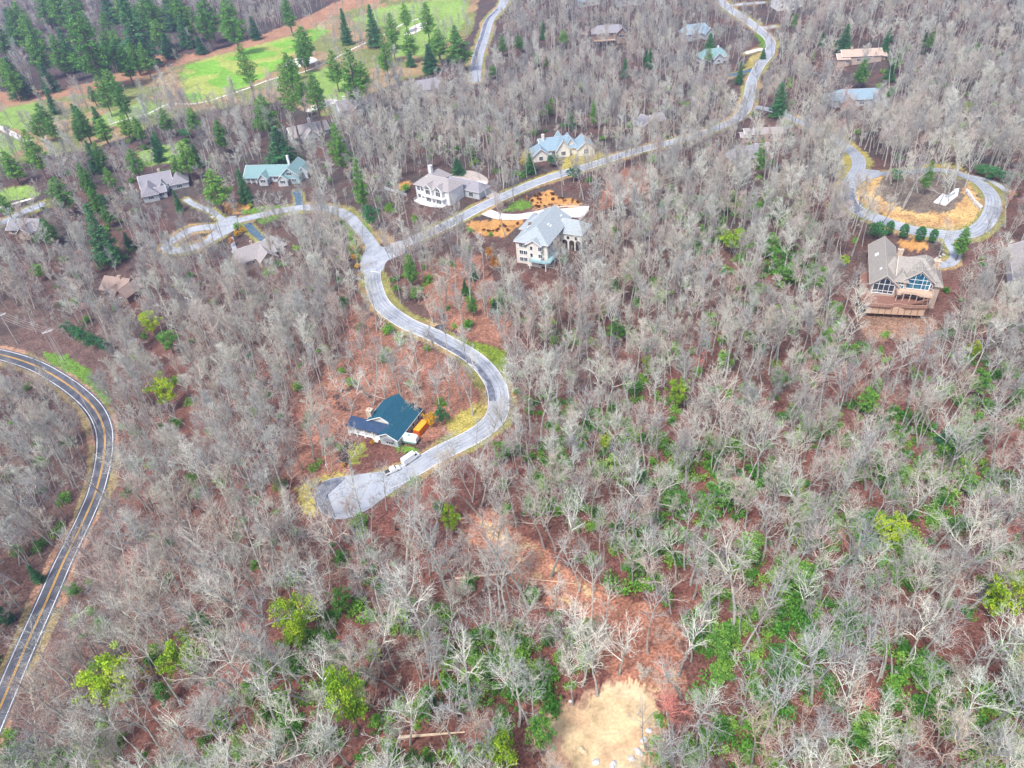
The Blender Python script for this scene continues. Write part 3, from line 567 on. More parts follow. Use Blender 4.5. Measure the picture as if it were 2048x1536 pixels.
EV['O0'] = conifer(252, 2.6, 1.6, 'round', M['orange_leaf'], leaf=.22, nleaf=900)
EV['K0'] = conifer(253, 3.0, 2.1, 'round', M['spruce'], leaf=.25, nleaf=1500)
EVH = {'P': 20, 'S': 20, 'L': 22, 'Y': 12, 'G': 10, 'B': 6.5, 'F': 2.2, 'O': 2.6, 'K': 3.0}
EVC = {'P': .60, 'S': .42, 'L': .66, 'Y': .6, 'G': .6, 'B': .5, 'F': .55, 'O': .55, 'K': .55}
ENAME = {'P': ('pine_tree', 'light green pine', 'pine tree'), 'S': ('spruce_tree', 'dark conical evergreen', 'evergreen tree'), 'L': ('tall_pine', 'tall loose-crowned pine', 'pine tree'), 'Y': ('leafing_tree', 'yellow-green leafy tree', 'tree'),
         'G': ('green_shrub_tree', 'bushy green evergreen', 'evergreen'), 'B': ('clipped_evergreen', 'clipped oval dark evergreen', 'evergreen bush'), 'F': ('yellow_bush', 'yellow flowering bush', 'bush'), 'O': ('orange_bush', 'orange leafed bush', 'bush'), 'K': ('dark_bush', 'rounded dark green bush', 'bush')}
evpos = []; EVS = []
def place_ev(kind, px, py, wpx, hpx):
    """crown centre px,py; crown width and height in photo pixels"""
    k0 = kind[0]; H0 = EVH[k0]; hc = H0*EVC[k0]; p = G(px, py, hc); dist = (Vector((0, 0, CH))-p).dot(-Vector(FW))
    R0 = {'P': 4.2, 'S': 4.3, 'L': 4.0, 'Y': 4.8, 'G': 3.6, 'B': 2.0, 'F': 1.5, 'O': 1.6, 'K': 2.1}[k0]
    sx = wpx*dist/FOC/2/R0; dep = math.asin(min(.99, (CH-p.z)/math.sqrt(p.x**2+p.y**2+(CH-p.z)**2)))
    full = {'P': .75, 'S': .95, 'L': .6, 'Y': .8, 'G': .8, 'B': .95, 'F': .8, 'O': .8, 'K': .8}[k0]
    hm = hpx*dist/FOC; hv = math.sqrt(max(hm*hm-(2*R0*sx*math.sin(dep)*.6)**2, (hm*.45)**2))/math.cos(dep)/full; sz = hv/H0
    sz = min(max(sz, .5*sx), 2.2*sx)
    for _ in range(3): p = G(px, py, hc*sz)
    e = empty(ENAME[k0][0], (p.x, p.y, p.z)); e.rotation_euler = (0, 0, random.uniform(0, 6.28)); e.scale = (sx, sx, sz)
    if kind not in EV: kind = k0+'0'
    t, c = EV[kind]
    for nm, me in (('trunk', t), ('crown', c)):
        o = bpy.data.objects.new(nm, me); scene.collection.objects.link(o); o.parent = e
    later(e, ('small ' if sx < .45 and k0 in 'PSYG' else 'large ' if sx > 1.15 else '')+ENAME[k0][1], ENAME[k0][2], {'P': 'light green pines in the wood', 'S': 'dark evergreens in the wood', 'L': 'tall pines by the golf course', 'Y': 'yellow-green leafing trees', 'G': 'small green evergreens among bare trees', 'B': 'clipped evergreens along the loop road', 'F': 'yellow flowering bushes', 'O': 'orange bushes', 'K': 'dark bushes'}[k0], px, py)
    evpos.append((p.x, p.y, sx*R0)); EVS.append((px, py, wpx, hpx, dist)); return e
EVL = """Y0 218 1362 105 100;Y1 365 1312 85 75;Y2 585 1235 85 80;Y0 690 1390 80 100;G0 1082 1465 55 85;Y1 1000 1508 75 70;G1 480 1502 36 36;Y2 745 1303 30 40;F0 291 1357 26 26;G0 325 1385 40 45;
G1 398 1250 40 55;G0 430 1275 30 35;Y1 325 780 52 62;Y0 298 642 42 42;G1 335 680 40 40;Y2 1782 1058 58 68;Y0 2015 1185 80 95;Y1 2037 1332 36 40;Y1 1465 478 50 40;P0 1542 487 34 40;G0 1560 515 42 40;
Y2 1297 722 24 28;Y0 1140 748 22 20;G1 1230 660 34 44;Y0 1357 782 46 54;Y1 900 1035 36 70;Y2 1212 880 26 36;G0 1738 800 44 50;G1 1965 770 36 50;G0 2037 795 40 36;Y1 1950 697 34 30;G1 1670 620 34 36;S0 1895 872 40 34;G0 1940 970 44 38;G1 1445 985 60 50;
P1 820 537 28 52;G0 831 585 28 24;S1 948 545 20 34;S2 930 577 20 28;P0 945 610 20 30;S0 990 613 22 28;K0 882 831 30 34;K0 660 884 18 24;S0 850 766 1 1;P1 719 365 28 80;P0 430 375 48 62;S1 487 378 34 62;S0 202 478 56 110;
P2 190 402 30 52;P0 120 387 46 56;S2 95 466 28 48;P1 65 300 36 72;P0 385 238 26 40;P2 440 267 34 48;P0 530 228 44 62;S0 560 300 68 52;P1 676 292 34 76;K0 741 432 34 40;P1 606 85 44 52;L0 492 136 34 66;L1 575 185 36 80;L0 630 190 36 70;
S0 32 162 48 70;P0 176 92 58 88;S1 272 78 70 110;P1 216 100 40 50;S2 240 112 40 50;P2 118 108 40 60;P0 60 70 40 60;S0 28 60 36 60;P1 150 36 50 60;S1 335 96 40 28;S2 400 93 30 30;P0 462 42 40 70;P2 575 25 30 50;S1 508 60 26 40;P2 300 20 40 50;
S0 340 30 40 60;P1 90 20 36 50;P0 705 152 44 82;S1 746 60 36 70;P1 876 86 42 46;P0 916 97 46 52;G0 768 127 30 36;S2 690 60 30 60;P2 910 72 24 36;P1 1127 74 20 26;P0 1522 310 22 58;P1 1725 143 28 42;Y0 1936 214 22 26;P2 1187 225 16 40;S0 1142 240 26 30;
G1 1096 216 20 22;G0 985 142 22 20;Y2 1164 171 18 16;K0 1985 345 40 22;K0 2012 354 34 20;K0 1962 338 26 18;P1 1857 350 22 50;K0 1795 350 30 20;K0 1755 460 36 30;B0 1780 455 17 30;B0 1809 461 18 30;B0 1842 467 20 32;B0 1868 471 17 29;P2 1926 482 32 50;
F0 474 467 14 12;F0 485 460 14 10;F0 706 496 14 10;F0 709 514 16 11;F0 715 532 14 10;F0 719 551 12 10;F0 859 839 28 24;F0 745 884 10 9;F0 686 930 9 9;O0 990 525 22 26;O0 980 505 18 20;O0 462 482 12 16;K0 1130 520 20 20;K0 835 520 1 1;K0 1006 600 1 1;
S2 1480 150 20 40;S1 1420 90 30 36;S0 1690 82 34 50;S2 1770 95 26 40;S1 1780 145 26 40;S1 1560 205 40 60;K0 205 400 26 20;S2 355 405 20 40;K0 370 265 26 16;K0 785 250 1 1;K0 155 665 30 26;K0 135 655 26 24;K0 165 672 28 26;K0 185 682 30 24;K0 210 690 30 26;K0 110 660 1 1;
S1 70 1150 26 40;G1 150 1180 24 26;G0 30 1100 26 30;S2 10 1230 30 40;P2 240 195 30 60;P0 205 185 30 55;P1 250 250 28 40;S0 215 160 26 44;P0 330 240 30 40;P1 205 260 36 40;P2 165 245 30 50;G0 75 540 30 30;Y1 500 410 10 8;P1 600 180 30 60;S0 850 480 1 1;
P2 20 330 40 50;S1 820 120 26 30;P1 810 30 24 40;L1 770 110 26 60;G0 1480 470 24 30;G1 1575 545 40 36;G0 1625 540 26 30;Y1 1690 520 20 22;S2 1250 140 20 34;S1 1300 120 22 36;P0 940 300 20 30;S0 915 335 30 20;S1 885 355 20 16;S2 1060 330 36 30;K0 1150 345 30 24;K0 1105 320 24 20;
G0 1450 720 40 34;G1 1560 760 36 40;G0 1690 700 34 30;G1 1755 770 24 30;G0 1350 1000 50 46;G1 1500 1090 60 46;G0 1600 1150 60 56;G1 1270 1130 44 50;G0 1700 1240 50 46;G1 1850 1350 60 50;G0 1740 1450 70 50;G1 1440 1280 56 60;G0 1560 1330 60 60;G0 680 1200 50 44;G1 840 1420 50 44;G0 560 1400 50 44;G1 700 1010 1 1;G0 960 1340 44 44;G1 1440 1350 44 40;G0 1000 900 36 40;G1 1120 920 46 40;G0 1060 1010 36 36"""
for row in EVL.replace('\n', '').split(';'):
    k, a, b, c, d = row.split()
    if float(c) < 3: continue
    place_ev(k, float(a), float(b), float(c), float(d))

rx = random.Random(77)
for poly, num, sc_ in (([(0,0),(480,0),(470,60),(400,95),(310,108),(200,150),(140,172),(0,185)], 34, 1.0), ([(160,150),(330,140),(360,200),(340,300),(60,330),(60,230)], 14, .8), ([(560,60),(880,20),(920,100),(720,190),(560,200)], 14, .85), ([(0,330),(420,300),(440,420),(230,500),(0,480)], 12, .8), ([(1400,30),(1900,40),(1900,140),(1400,130)], 10, .5), ([(1000,60),(1330,60),(1330,130),(1000,140)], 8, .45)):
    k = 0
    while k < num:
        x, y = rx.uniform(0, 2000), rx.uniform(0, 520)
        if not bool(inpoly([x], [y], poly)[0]): continue
        w = rx.uniform(26, 44)*sc_; place_ev(rx.choice(['P0','P1','P2','S0','P2','S2','P0','P1']), x, y, w, w*rx.uniform(1.3, 1.8)); k += 1

# ------------------------------------------------------------------ where trees may stand
HOUSE_CLEAR = []   # (x, y, r) filled by the house list
KEEP = [(Z_STRAW, .0), (Z_FADE, .25), (Z_ISL_IN, .55), (Z_ISLAND, .2), (CDS, 0), (JUN, 0), (LJ, 0), (Z_FAIR, .0), (Z_PINK, .0), (Z_ROUGH, .36)]+[(p, .12) for p in Z_FAIR2]+[(p, .0) for p in Z_GRASS]+[(p, .05) for p in Z_MULCH]+[(p, .50) for p in Z_LEAF]+[(p, .0) for p in Z_BROWN_DARK]+[
 ([(700,870),(860,860),(880,930),(840,945),(690,950)], .12), ([(1690,570),(1880,560),(1900,660),(1700,680)], .06), ([(1735,470),(1890,480),(1890,560),(1740,560)], 0), ([(1030,500),(1160,500),(1150,590),(1050,600),(1020,560)], .12), ([(1030,410),(1190,400),(1180,520),(1040,530)], 0), ([(805,385),(920,385),(915,440),(800,440)], .15),
 ([(800,345),(960,345),(1010,400),(900,440),(820,400)], .05), ([(470,360),(620,360),(620,425),(560,425),(470,425)], .10), ([(270,380),(430,380),(420,440),(290,440)], .25), ([(1060,290),(1200,290),(1200,345),(1060,345)], .10), ([(1040,330),(1230,285),(1260,320),(1060,380)], .2), ([(465,480),(600,470),(610,560),(480,560)], .35), ([(580,280),(690,260),(690,300),(590,310)], .3),
 ([(760,425),(850,430),(850,490),(790,495),(745,470)], .3), ([(90,640),(220,690),(240,800),(180,780),(100,720)], .02), ([(-20,620),(110,650),(120,710),(-20,700)], .02), ([(1440,0),(1560,0),(1570,90),(1530,200),(1440,240)], .5), ([(1680,110),(1770,110),(1770,150),(1680,150)], .5), ([(1650,190),(1790,190),(1790,250),(1650,250)], .8),([(1690,300),(1760,310),(1760,360),(1690,420),(1670,360)], .08), ([(1480,255),(1600,255),(1600,320),(1470,320)], .7), ([(1930,380),(2000,380),(2000,480),(1930,480)], .1), ([(1880,480),(1960,480),(1960,560),(1870,560)], .15), ([(2000,500),(2060,500),(2060,580),(2000,580)], .2), ([(190,560),(280,560),(290,620),(190,620)], .3), ([(590,940),(640,940),(640,1040),(590,1050)], .2), ([(935,150),(1010,0),(950,0),(925,150)],.15), ([(1180,85),(1260,85),(1260,125),(1180,125)], .7), ([(1000,460),(1040,440),(1040,520),(930,520),(920,460)], .3)]
TRW = [(TRACK, 5.0, .12)]
rc = [(c, w) for k, (c, w) in ROADS.items()]
SIGHT = [(Z_STRAW, .02), (Z_FADE, .12), (CDS, .45), (JUN, .35), (Z_ISLAND, .7), (Z_FAIR, .3), (Z_GRASS[0], .1), (Z_GRASS[1], .2), ([(1725,480),(1880,480),(1890,640),(1720,650)], .04), ([(700,790),(860,790),(870,910),(700,900)], .05), ([(1030,415),(1185,410),(1150,545),(1030,540)], .25), ([(815,335),(1000,340),(990,400),(900,415),(815,412)], .2), ([(485,320),(612,320),(612,378),(485,378)], .12), ([(1060,250),(1195,250),(1195,310),(1060,310)], .55), ([(280,325),(400,325),(400,400),(280,400)], .35), ([(1960,340),(2060,340),(2060,480),(1930,480)], .4), ([(2000,480),(2060,480),(2060,560),(2000,560)], .8), ([(1170,60),(1260,60),(1260,110),(1170,110)], .6), ([(1675,90),(1765,90),(1765,130),(1675,130)], .55), (Z_MULCH[0], .25), (Z_MULCH[1], .35), ([(480,470),(600,470),(590,520),(480,530)], .4),([(590,235),(660,235),(660,275),(590,275)], .3),([(1655,175),(1780,175),(1780,205),(1655,205)], .75),([(600,800),(700,640),(860,690),(940,800),(900,860),(680,880),(640,950)], .75),([(1380,40),(1460,40),(1460,140),(1390,140)],.8),([(1460,240),(1600,240),(1600,320),(1460,320)],.9)]
SROAD = {'main_road': .22, 'residential_road': .4, 'hill_road': .95, 'upper_lane': .85, 'loop_road': .95, 'far_road': .25, 'concrete': .3}
def sight(x, y):
    """photographed clearings: crowns do not lean over what the photo shows open"""
    z0 = T(x, y); d = np.ones(len(x))
    for hh in (9., 14., 19.):
        px, py, c = proj(x, y, z0+hh); k = (CH-z0)/(CH-z0-hh); gx, gy = x*k, y*k
        dt = segdist(gx, gy, TRACK); mk = dt < 4; d[mk] = np.minimum(d[mk], .6)
        for poly, f in SIGHT: mk = inpoly(px, py, poly); d[mk] = np.minimum(d[mk], f)
        for nm, f in SROAD.items():
            if nm not in ROADS: continue
            c_, w = ROADS[nm]; lo = c_.min(0)-12; hi = c_.max(0)+12; ix = np.where((gx > lo[0]) & (gx < hi[0]) & (gy > lo[1]) & (gy < hi[1]))[0]
            if len(ix): dd = segdist(gx[ix], gy[ix], c_[::2]); j = ix[dd < w/2+1.0]; d[j] = np.minimum(d[j], f)
        if hh > 10:
            for ex, ey, ew, eh, ed in EVS:
                mk = (np.abs(px-ex) < ew*.55) & (np.abs(py-ey) < eh*.5) & (c < ed+3); d[mk] = np.minimum(d[mk], .05)
    return d
def density(x, y):
    px, py, c = proj(x, y, T(x, y)); d = np.ones(len(x))
    for poly, f in KEEP:
        mk = inpoly(px, py, poly); d[mk] = np.minimum(d[mk], f)
    for c_, w in rc:
        lo = c_.min(0)-12; hi = c_.max(0)+12; ix = np.where((x > lo[0]) & (x < hi[0]) & (y > lo[1]) & (y < hi[1]))[0]
        if len(ix):
            dd = segdist(x[ix], y[ix], c_[::2]); d[ix[dd < w/2+(1.5 if c_ is DR or c_ is LO or c_ is LR else 2.4)]] = 0
    dd = segdist(x, y, TRACK); mk = dd < 5.5; d[mk] = np.minimum(d[mk], .2)
    for hx, hy, hr in HOUSE_CLEAR:
        d[np.hypot(x-hx, y-hy) < hr] = 0
    return d, px, py, c
def scatter(step_near, growth, seed, ymax=1500, ymin=18):
    r = np.random.default_rng(seed); X = []; Y = []; y = float(ymin)
    while y < ymax:
        s = step_near*(1+growth*y); hw = .80*y+75+40*(y < 200); n = int(2*hw/s)
        xs = -hw+(np.arange(n)+r.random(n)*.95)*s; X.append(xs); Y.append(y+r.random(n)*s*.95); y += s*.93
    return np.concatenate(X), np.concatenate(Y)

# ------------------------------------------------------------------ houses
def rmat(name, c): return mat(name, tuple(v*.86 for v in c), tuple(min(1, v*1.14) for v in c), 1.6, rough=.9, detail=10, lo=.3, hi=.7, spec=.15)
RM = {'teal': rmat('teal shingles', (.02,.09,.135)), 'metal': mat('blue metal roof', (.03,.065,.13), (.045,.085,.16), .6, rough=.4, metal=.3), 'tan': rmat('grey tan shingles', (.31,.285,.25)), 'grey': rmat('grey green shingles', (.33,.37,.38)), 'brown': rmat('pale brown shingles', (.33,.30,.29)),
      'green': rmat('weathered green shingles', (.20,.32,.32)), 'slate': rmat('mottled slate shingles', (.27,.26,.28)), 'rust': rmat('weathered brown shingles', (.32,.235,.195)), 'blue': rmat('blue grey shingles', (.24,.33,.385)), 'dark': rmat('dark shingles', (.17,.165,.19)), 'pink': rmat('sandstone shingles', (.50,.37,.29))}
WM = {'sage': mat('sage siding', (.36,.43,.41), (.43,.50,.48), .6), 'tanw': mat('tan siding', (.42,.33,.27), (.50,.40,.33), .7), 'cream': mat('cream stucco', (.66,.63,.55), (.76,.73,.65), .5), 'white': mat('white siding', (.68,.68,.67), (.80,.80,.79), .5), 'bluegreen': mat('blue green siding', (.25,.40,.42), (.32,.48,.50), .6),
      'greyw': mat('grey siding', (.40,.43,.44), (.50,.53,.54), .6), 'brick': mat('pink brick', (.42,.22,.17), (.52,.31,.25), 2.5), 'brownw': mat('brown siding', (.20,.14,.11), (.28,.20,.16), .7), 'stone': mat('fieldstone', (.42,.31,.22), (.66,.54,.42), 1.6, detail=6, lo=.4, hi=.6), 'wood': mat('tan timber', (.50,.33,.22), (.60,.42,.30), .9, strx=(1, 1, 6)), 'deck': mat('red brown deck boards', (.20,.10,.075), (.28,.15,.11), 1, strx=(6, 1, 1)), 'dim': mat('dark undercroft', (.035,.03,.03), (.06,.05,.05), 1)}  # last entry: deep shade of recesses put into a near-black colour
class House:
    def __init__(s, name, label, loc, yaw, z=None, group=None, cat='house', clear=None):
        s.x, s.y = loc; s.z = float(T(*loc)) if z is None else z; s.e = empty(name, (s.x, s.y, s.z), R_(yaw)); s.yaw = R_(yaw); tag(s.e, label, cat, group)
        s.w = {}; s.r = {}; s.t = MB(); s.roof = None; s.ch = []
    def clear(s, x, y, r):
        c, q = math.cos(s.yaw), math.sin(s.yaw); HOUSE_CLEAR.append((s.x+x*c-y*q, s.y+x*q+y*c, r))
    def block(s, x0, x1, y0, y1, h, rise, ax='x', ov=.5, wall='white', roof='tan', zb=-1.0, hip=(0, 0), gw=None):
        w = s.w.setdefault(wall, MB()); r = s.r.setdefault(roof, MB()); t = .22
        w.box(x0, x1, y0, y1, zb, h)
        s.clear((x0+x1)/2, (y0+y1)/2, max(x1-x0, y1-y0)*.5+2.5)
        if abs(x1-x0) > 14 or abs(y1-y0) > 14:
            for f in (.2, .8):
                if abs(x1-x0) > abs(y1-y0): s.clear(x0+(x1-x0)*f, (y0+y1)/2, (y1-y0)/2+3)
                else: s.clear((x0+x1)/2, y0+(y1-y0)*f, (x1-x0)/2+3)
        def P(a, b, z): return (a, b, z) if ax == 'x' else (b, a, z)
        a0, a1, b0, b1 = (x0, x1, y0, y1) if ax == 'x' else (y0, y1, x0, x1); bm = (b0+b1)/2; hw = (b1-b0)/2; sl = rise/hw
        e0, e1 = a0-ov*(hip[0] == 0)-ov*(hip[0] > 0), a1+ov; ze = h-sl*ov+t
        R0, R1 = (a0+hip[0] if hip[0] else a0-ov), (a1-hip[1] if hip[1] else a1+ov); zt = h+rise+t
        # gable wall triangles
        for a, hp in ((a0, hip[0]), (a1, hip[1])):
            if not hp:
                q = .0 if a == a0 else -.0; V = [P(a, b0, h), P(a, b1, h), P(a, bm, h+rise)]; a2 = a+(.2 if a == a0 else -.2); V += [P(a2, b0, h), P(a2, b1, h), P(a2, bm, h+rise)]
                w.add(V, [(0, 1, 2), (5, 4, 3), (0, 2, 5, 3), (1, 4, 5, 2), (0, 3, 4, 1)])
        r.slab([P(e0, b0-ov, ze), P(e1, b0-ov, ze), P(R1, bm, zt), P(R0, bm, zt)], t)
        r.slab([P(e0, b1+ov, ze), P(R0, bm, zt), P(R1, bm, zt), P(e1, b1+ov, ze)], t)
        if hip[0]: r.slab([P(e0, b0-ov, ze), P(R0, bm, zt), P(e0, b1+ov, ze)], t)
        if hip[1]: r.slab([P(e1, b0-ov, ze), P(e1, b1+ov, ze), P(R1, bm, zt)], t)
        g = .10
        for a, hp in ((e0, hip[0]), (e1, hip[1])):
            if not hp:
                for b in (b0-ov, b1+ov): s.t.bar(P(a, b, ze-t*.6), P(a, bm, zt-t*.6), g+.06)
            else: s.t.bar(P(a, b0-ov, ze-t*.6), P(a, b1+ov, ze-t*.6), g)
        for b in (b0-ov, b1+ov): s.t.bar(P(e0, b, ze-t*.6), P(e1, b, ze-t*.6), g)
        s.t.bar(P(R0, bm, zt+.03), P(R1, bm, zt+.03), .05)
    def win(s, x, y, z, f, w=1.2, h=1.5, nx=1, glass='glass', trim='white_trim', poly=None):
        """window centred at x,y,z on a wall facing f ('f' -y,'b' +y,'l' -x,'r' +x)"""
        ang = {'f': 0, 'r': math.pi/2, 'b': math.pi, 'l': -math.pi/2}[f]
        fr = MB(); fr.box(-w/2-.14, w/2+.14, -.07, .05, -h/2-.14, -h/2); fr.box(-w/2-.14, w/2+.14, -.07, .05, h/2, h/2+.14)
        fr.box(-w/2-.14, -w/2, -.065, .05, -h/2, h/2); fr.box(w/2, w/2+.14, -.065, .05, -h/2, h/2)
        for i in range(1, nx): X = -w/2+w*i/nx; fr.box(X-.06, X+.06, -.06, .05, -h/2, h/2)
        o = fr.build('window', M[trim], s.e); o.location = (x, y, z); o.rotation_euler = (0, 0, ang)
        pn = MB(); pn.box(-w/2, w/2, -.03, .04, -h/2, h/2); p = pn.build('pane', M[glass], o)
        return o
    def glasswall(s, x, y, f, outline, mull, glass='glass_blue', trim='white_trim'):
        """gable window wall: outline polygon in (u,z), mullion segments"""
        ang = {'f': 0, 'r': math.pi/2}[f]; fr = MB()
        n = len(outline)
        for i in range(n):
            a, b = outline[i], outline[(i+1) % n]; fr.bar((a[0], -.05, a[1]), (b[0], -.05, b[1]), .14)
        for a, b in mull: fr.bar((a[0], -.05, a[1]), (b[0], -.05, b[1]), .10)
        o = fr.build('window', M[trim], s.e); o.location = (x, y, 0); o.rotation_euler = (0, 0, ang)
        pn = MB(); k = [(u, -.03, z) for u, z in outline]; pn.add(k+[(u, .06, z) for u, z in outline], [tuple(range(n)), tuple(range(n, 2*n))[::-1]]+[(i, n+i, n+(i+1) % n, (i+1) % n) for i in range(n)]); pn.build('pane', M[glass], o)
    def chimney(s, x, y, z0, z1, w=1.3, d=1.0, m_='stone'):
        c = MB(); c.box(x-w/2, x+w/2, y-d/2, y+d/2, z0, z1); c.box(x-w/2-.12, x+w/2+.12, y-d/2-.12, y+d/2+.12, z1, z1+.18); c.box(x-.2, x+.2, y-.2, y+.2, z1+.18, z1+.6)
        s.ch.append((c, WM[m_] if m_ in WM else M[m_]))
    def door(s, x, y, z0, f, w=1.1, h=2.1, m_='brownw', name='door'):
        ang = {'f': 0, 'r': math.pi/2, 'b': math.pi, 'l': -math.pi/2}[f]; d = MB(); d.box(-w/2, w/2, -.05, .05, 0, h); d.box(-w/2-.12, -w/2, -.08, .05, 0, h+.12); d.box(w/2, w/2+.12, -.08, .05, 0, h+.12); d.box(-w/2, w/2, -.08, .05, h, h+.12)
        o = d.build(name, WM[m_] if m_ in WM else M[m_], s.e); o.location = (x, y, z0); o.rotation_euler = (0, 0, ang)
        hd = MB(); hd.box(w/2-.2, w/2-.1, -.11, -.05, h*.45, h*.52); hd.build('handle', M['glass'], o)
    def skylight(s, x, y, z, w, d, tx=0, ty=0):
        b = MB(); b.box(-w/2, w/2, -d/2, d/2, 0, .15); o = b.build('skylight', M['white_trim'], s.e); o.location = (x, y, z); o.rotation_euler = (tx, ty, 0)
    def railing(s, pts, z, h=1.0, mt='white_trim', sp=1.6):
        b = MB()
        for (x0, y0), (x1, y1) in zip(pts[:-1], pts[1:]):
            L = math.hypot(x1-x0, y1-y0); k = max(1, int(L/sp))
            b.bar((x0, y0, z+h), (x1, y1, z+h), .06); b.bar((x0, y0, z+.15), (x1, y1, z+.15), .04)
            for i in range(k+1): X, Y = x0+(x1-x0)*i/k, y0+(y1-y0)*i/k; b.bar((X, Y, z), (X, Y, z+h+.05), .055)
            k = max(1, int(L/.35))
            for i in range(k): X, Y = x0+(x1-x0)*i/k, y0+(y1-y0)*i/k; b.bar((X, Y, z+.15), (X, Y, z+h), .02, n=3)
        b.build('railing', M[mt] if mt in M else WM[mt], s.e)
    def part(s, name, mb, mt): return mb.build(name, WM[mt] if mt in WM else RM[mt] if mt in RM else M[mt], s.e)
    def done(s):
        for k, b in s.w.items(): s.part('wall', b, k)
        first = None
        for k, b in s.r.items():
            o = s.part('roof', b, k); first = first or o
        s.part('roof_trim', s.t, s.trim if hasattr(s, 'trim') else 'white_trim')
        for c, m_ in s.ch: mesh_obj('chimney', c.V, c.F, m_, first)
        return s.e

# --- teal-roofed house: local x to the right along the front, y towards the back
h = House('gabled_house', 'teal-roofed house with metal-roofed porch beside the orange container', (-39.6, 160.8), -26)
h.trim = 'white_trim'
hw, hr = h.w.setdefault('sage', MB()), h.r.setdefault('teal', MB())
def rz_(x): return 7.2-.52*abs(x) if x > 0 else 7.2+.52*x
hw.box(-4.6, 7.2, .4, 10.6, -2, 3.2); hw.box(1.1, 7.2, -3.6, .4, -2, 3.2)
hw.add([(-4.6,.4,3.2),(7.2,.4,3.2),(7.2,.4,3.4),(0,.4,7.0),(-4.6,.4,4.6),(-4.6,.6,3.2),(7.2,.6,3.2),(7.2,.6,3.4),(0,.6,7.0),(-4.6,.6,4.6)], [(0,1,2,3,4),(9,8,7,6,5),(4,3,8,9)])
hw.add([(1.1,-3.6,3.2),(7.2,-3.6,3.2),(4.0,-3.6,5.0),(1.1,-3.4,3.2),(7.2,-3.4,3.2),(4.0,-3.4,5.0)], [(0,1,2),(5,4,3),(0,2,5,3)])
hw.add([(-4.6,10.6,3.2),(7.2,10.6,3.2),(0,10.6,7.0),(-4.6,10.4,3.2),(7.2,10.4,3.2),(0,10.4,7.0)], [(2,1,0),(3,4,5)])
E0 = 7.7; hr.slab([(0,-.1,7.35),(2.6,-.1,6.0),(4.0,-1.6,5.27),(4.0,-4.1,5.27),(E0,-4.1,3.35),(E0,11.2,3.35),(4.9,11.2,4.8),(3.6,9.7,5.48),(0,11.2,7.35)], .22)
hr.slab([(0,-.1,7.35),(0,11.2,7.35),(-2.6,11.2,6.0),(-5.2,9.7,4.65),(-5.2,-.1,4.65)], .22); hr.slab([(4.0,-4.1,5.27),(4.0,.2,5.27),(.7,.2,3.5),(.7,-4.1,3.5)], .22)
for a, b in (((-5.2,-.15,4.5),(0,-.15,7.2)), ((0,-.15,7.2),(3.9,-.15,5.2)), ((E0,-4.1,3.2),(E0,11.2,3.2)), ((.7,-4.15,3.35),(4,-4.15,5.15)), ((4,-4.15,5.15),(E0,-4.15,3.2)), ((-5.2,-.1,4.5),(-5.2,9.7,4.5))): h.t.bar(a, b, .14)
gb = MB(); gb.add([(-4.3,.32,4.85),(3.0,.32,4.85),(3.0,.32,5.3),(0,.32,6.85),(-4.3,.32,4.95),(-4.3,.4,4.85),(3,.4,4.85),(3,.4,5.3),(0,.4,6.85),(-4.3,.4,4.95)], [(0,1,2,3,4),(9,8,7,6,5)]); h.part('gable_panel', gb, 'cream')
pr = MB(); pr.slab([(-11.2,-2.9,3.3),(1.2,-2.9,3.3),(2.9,.2,4.75),(-10.6,.2,4.75)], .14); o = h.part('porch_roof', pr, 'metal')
rb = MB()
for i in range(26): X = -11.0+i*.5; rb.bar((X, -2.88, 3.33), (X+.35, .15, 4.78), .035)
mesh_obj('seam', rb.V, rb.F, RM['metal'], o)
pd = MB(); pd.box(-11.0,.9,-2.7,.35,.35,.6); h.part('porch_floor', pd, 'white_trim')
for i, X in enumerate((-10.8,-7.9,-5.0,-2.1,.6)):
    b = MB(); b.box(X-.14,X+.14,-2.65,-2.37,.6,3.2); h.part('post', b, 'white_trim')
    if i < 4: b = MB(); b.box(X-.28,X+.28,-2.75,-2.2,-3.5,.35); h.part('pier', b, 'white_trim')
h.railing([(-10.9,.2),(-10.9,-2.5),(-2.1,-2.5)], .6, .95)
sb = MB()
for i in range(9): sb.box(-1.7,-.2,-2.9-i*.32,-2.58-i*.32,.35-i*.22-.2,.45-i*.22)
h.part('stairs', sb, 'white_trim')
b = MB(); b.box(-11,-4.7,.3,.45,.6,4.5); h.part('porch_wall', b, 'dim')  # near-black wall, the porch shade is put into its colour
h.chimney(-4.9, 1.9, -2, 7.1, 1.7, 1.5); h.win(4.3,-3.63,1.5,'f',2.3,1.3,3); h.win(-3.2,.37,2.0,'f',1.4,1.9,2); h.win(-.8,.37,2.0,'f',1.4,1.9,2); h.door(.4,.37,.6,'f')
aw = MB(); aw.slab([(2.7,-4.5,2.55),(5.9,-4.5,2.55),(5.9,-3.6,2.9),(2.7,-3.6,2.9)], .1); h.part('awning', aw, 'dark')
for y in (-1.5, 2, 5.5, 8.8): h.win(7.22,y,1.7,'r',1.1,1.4)
h.clear(-7,-1,6); h.done()

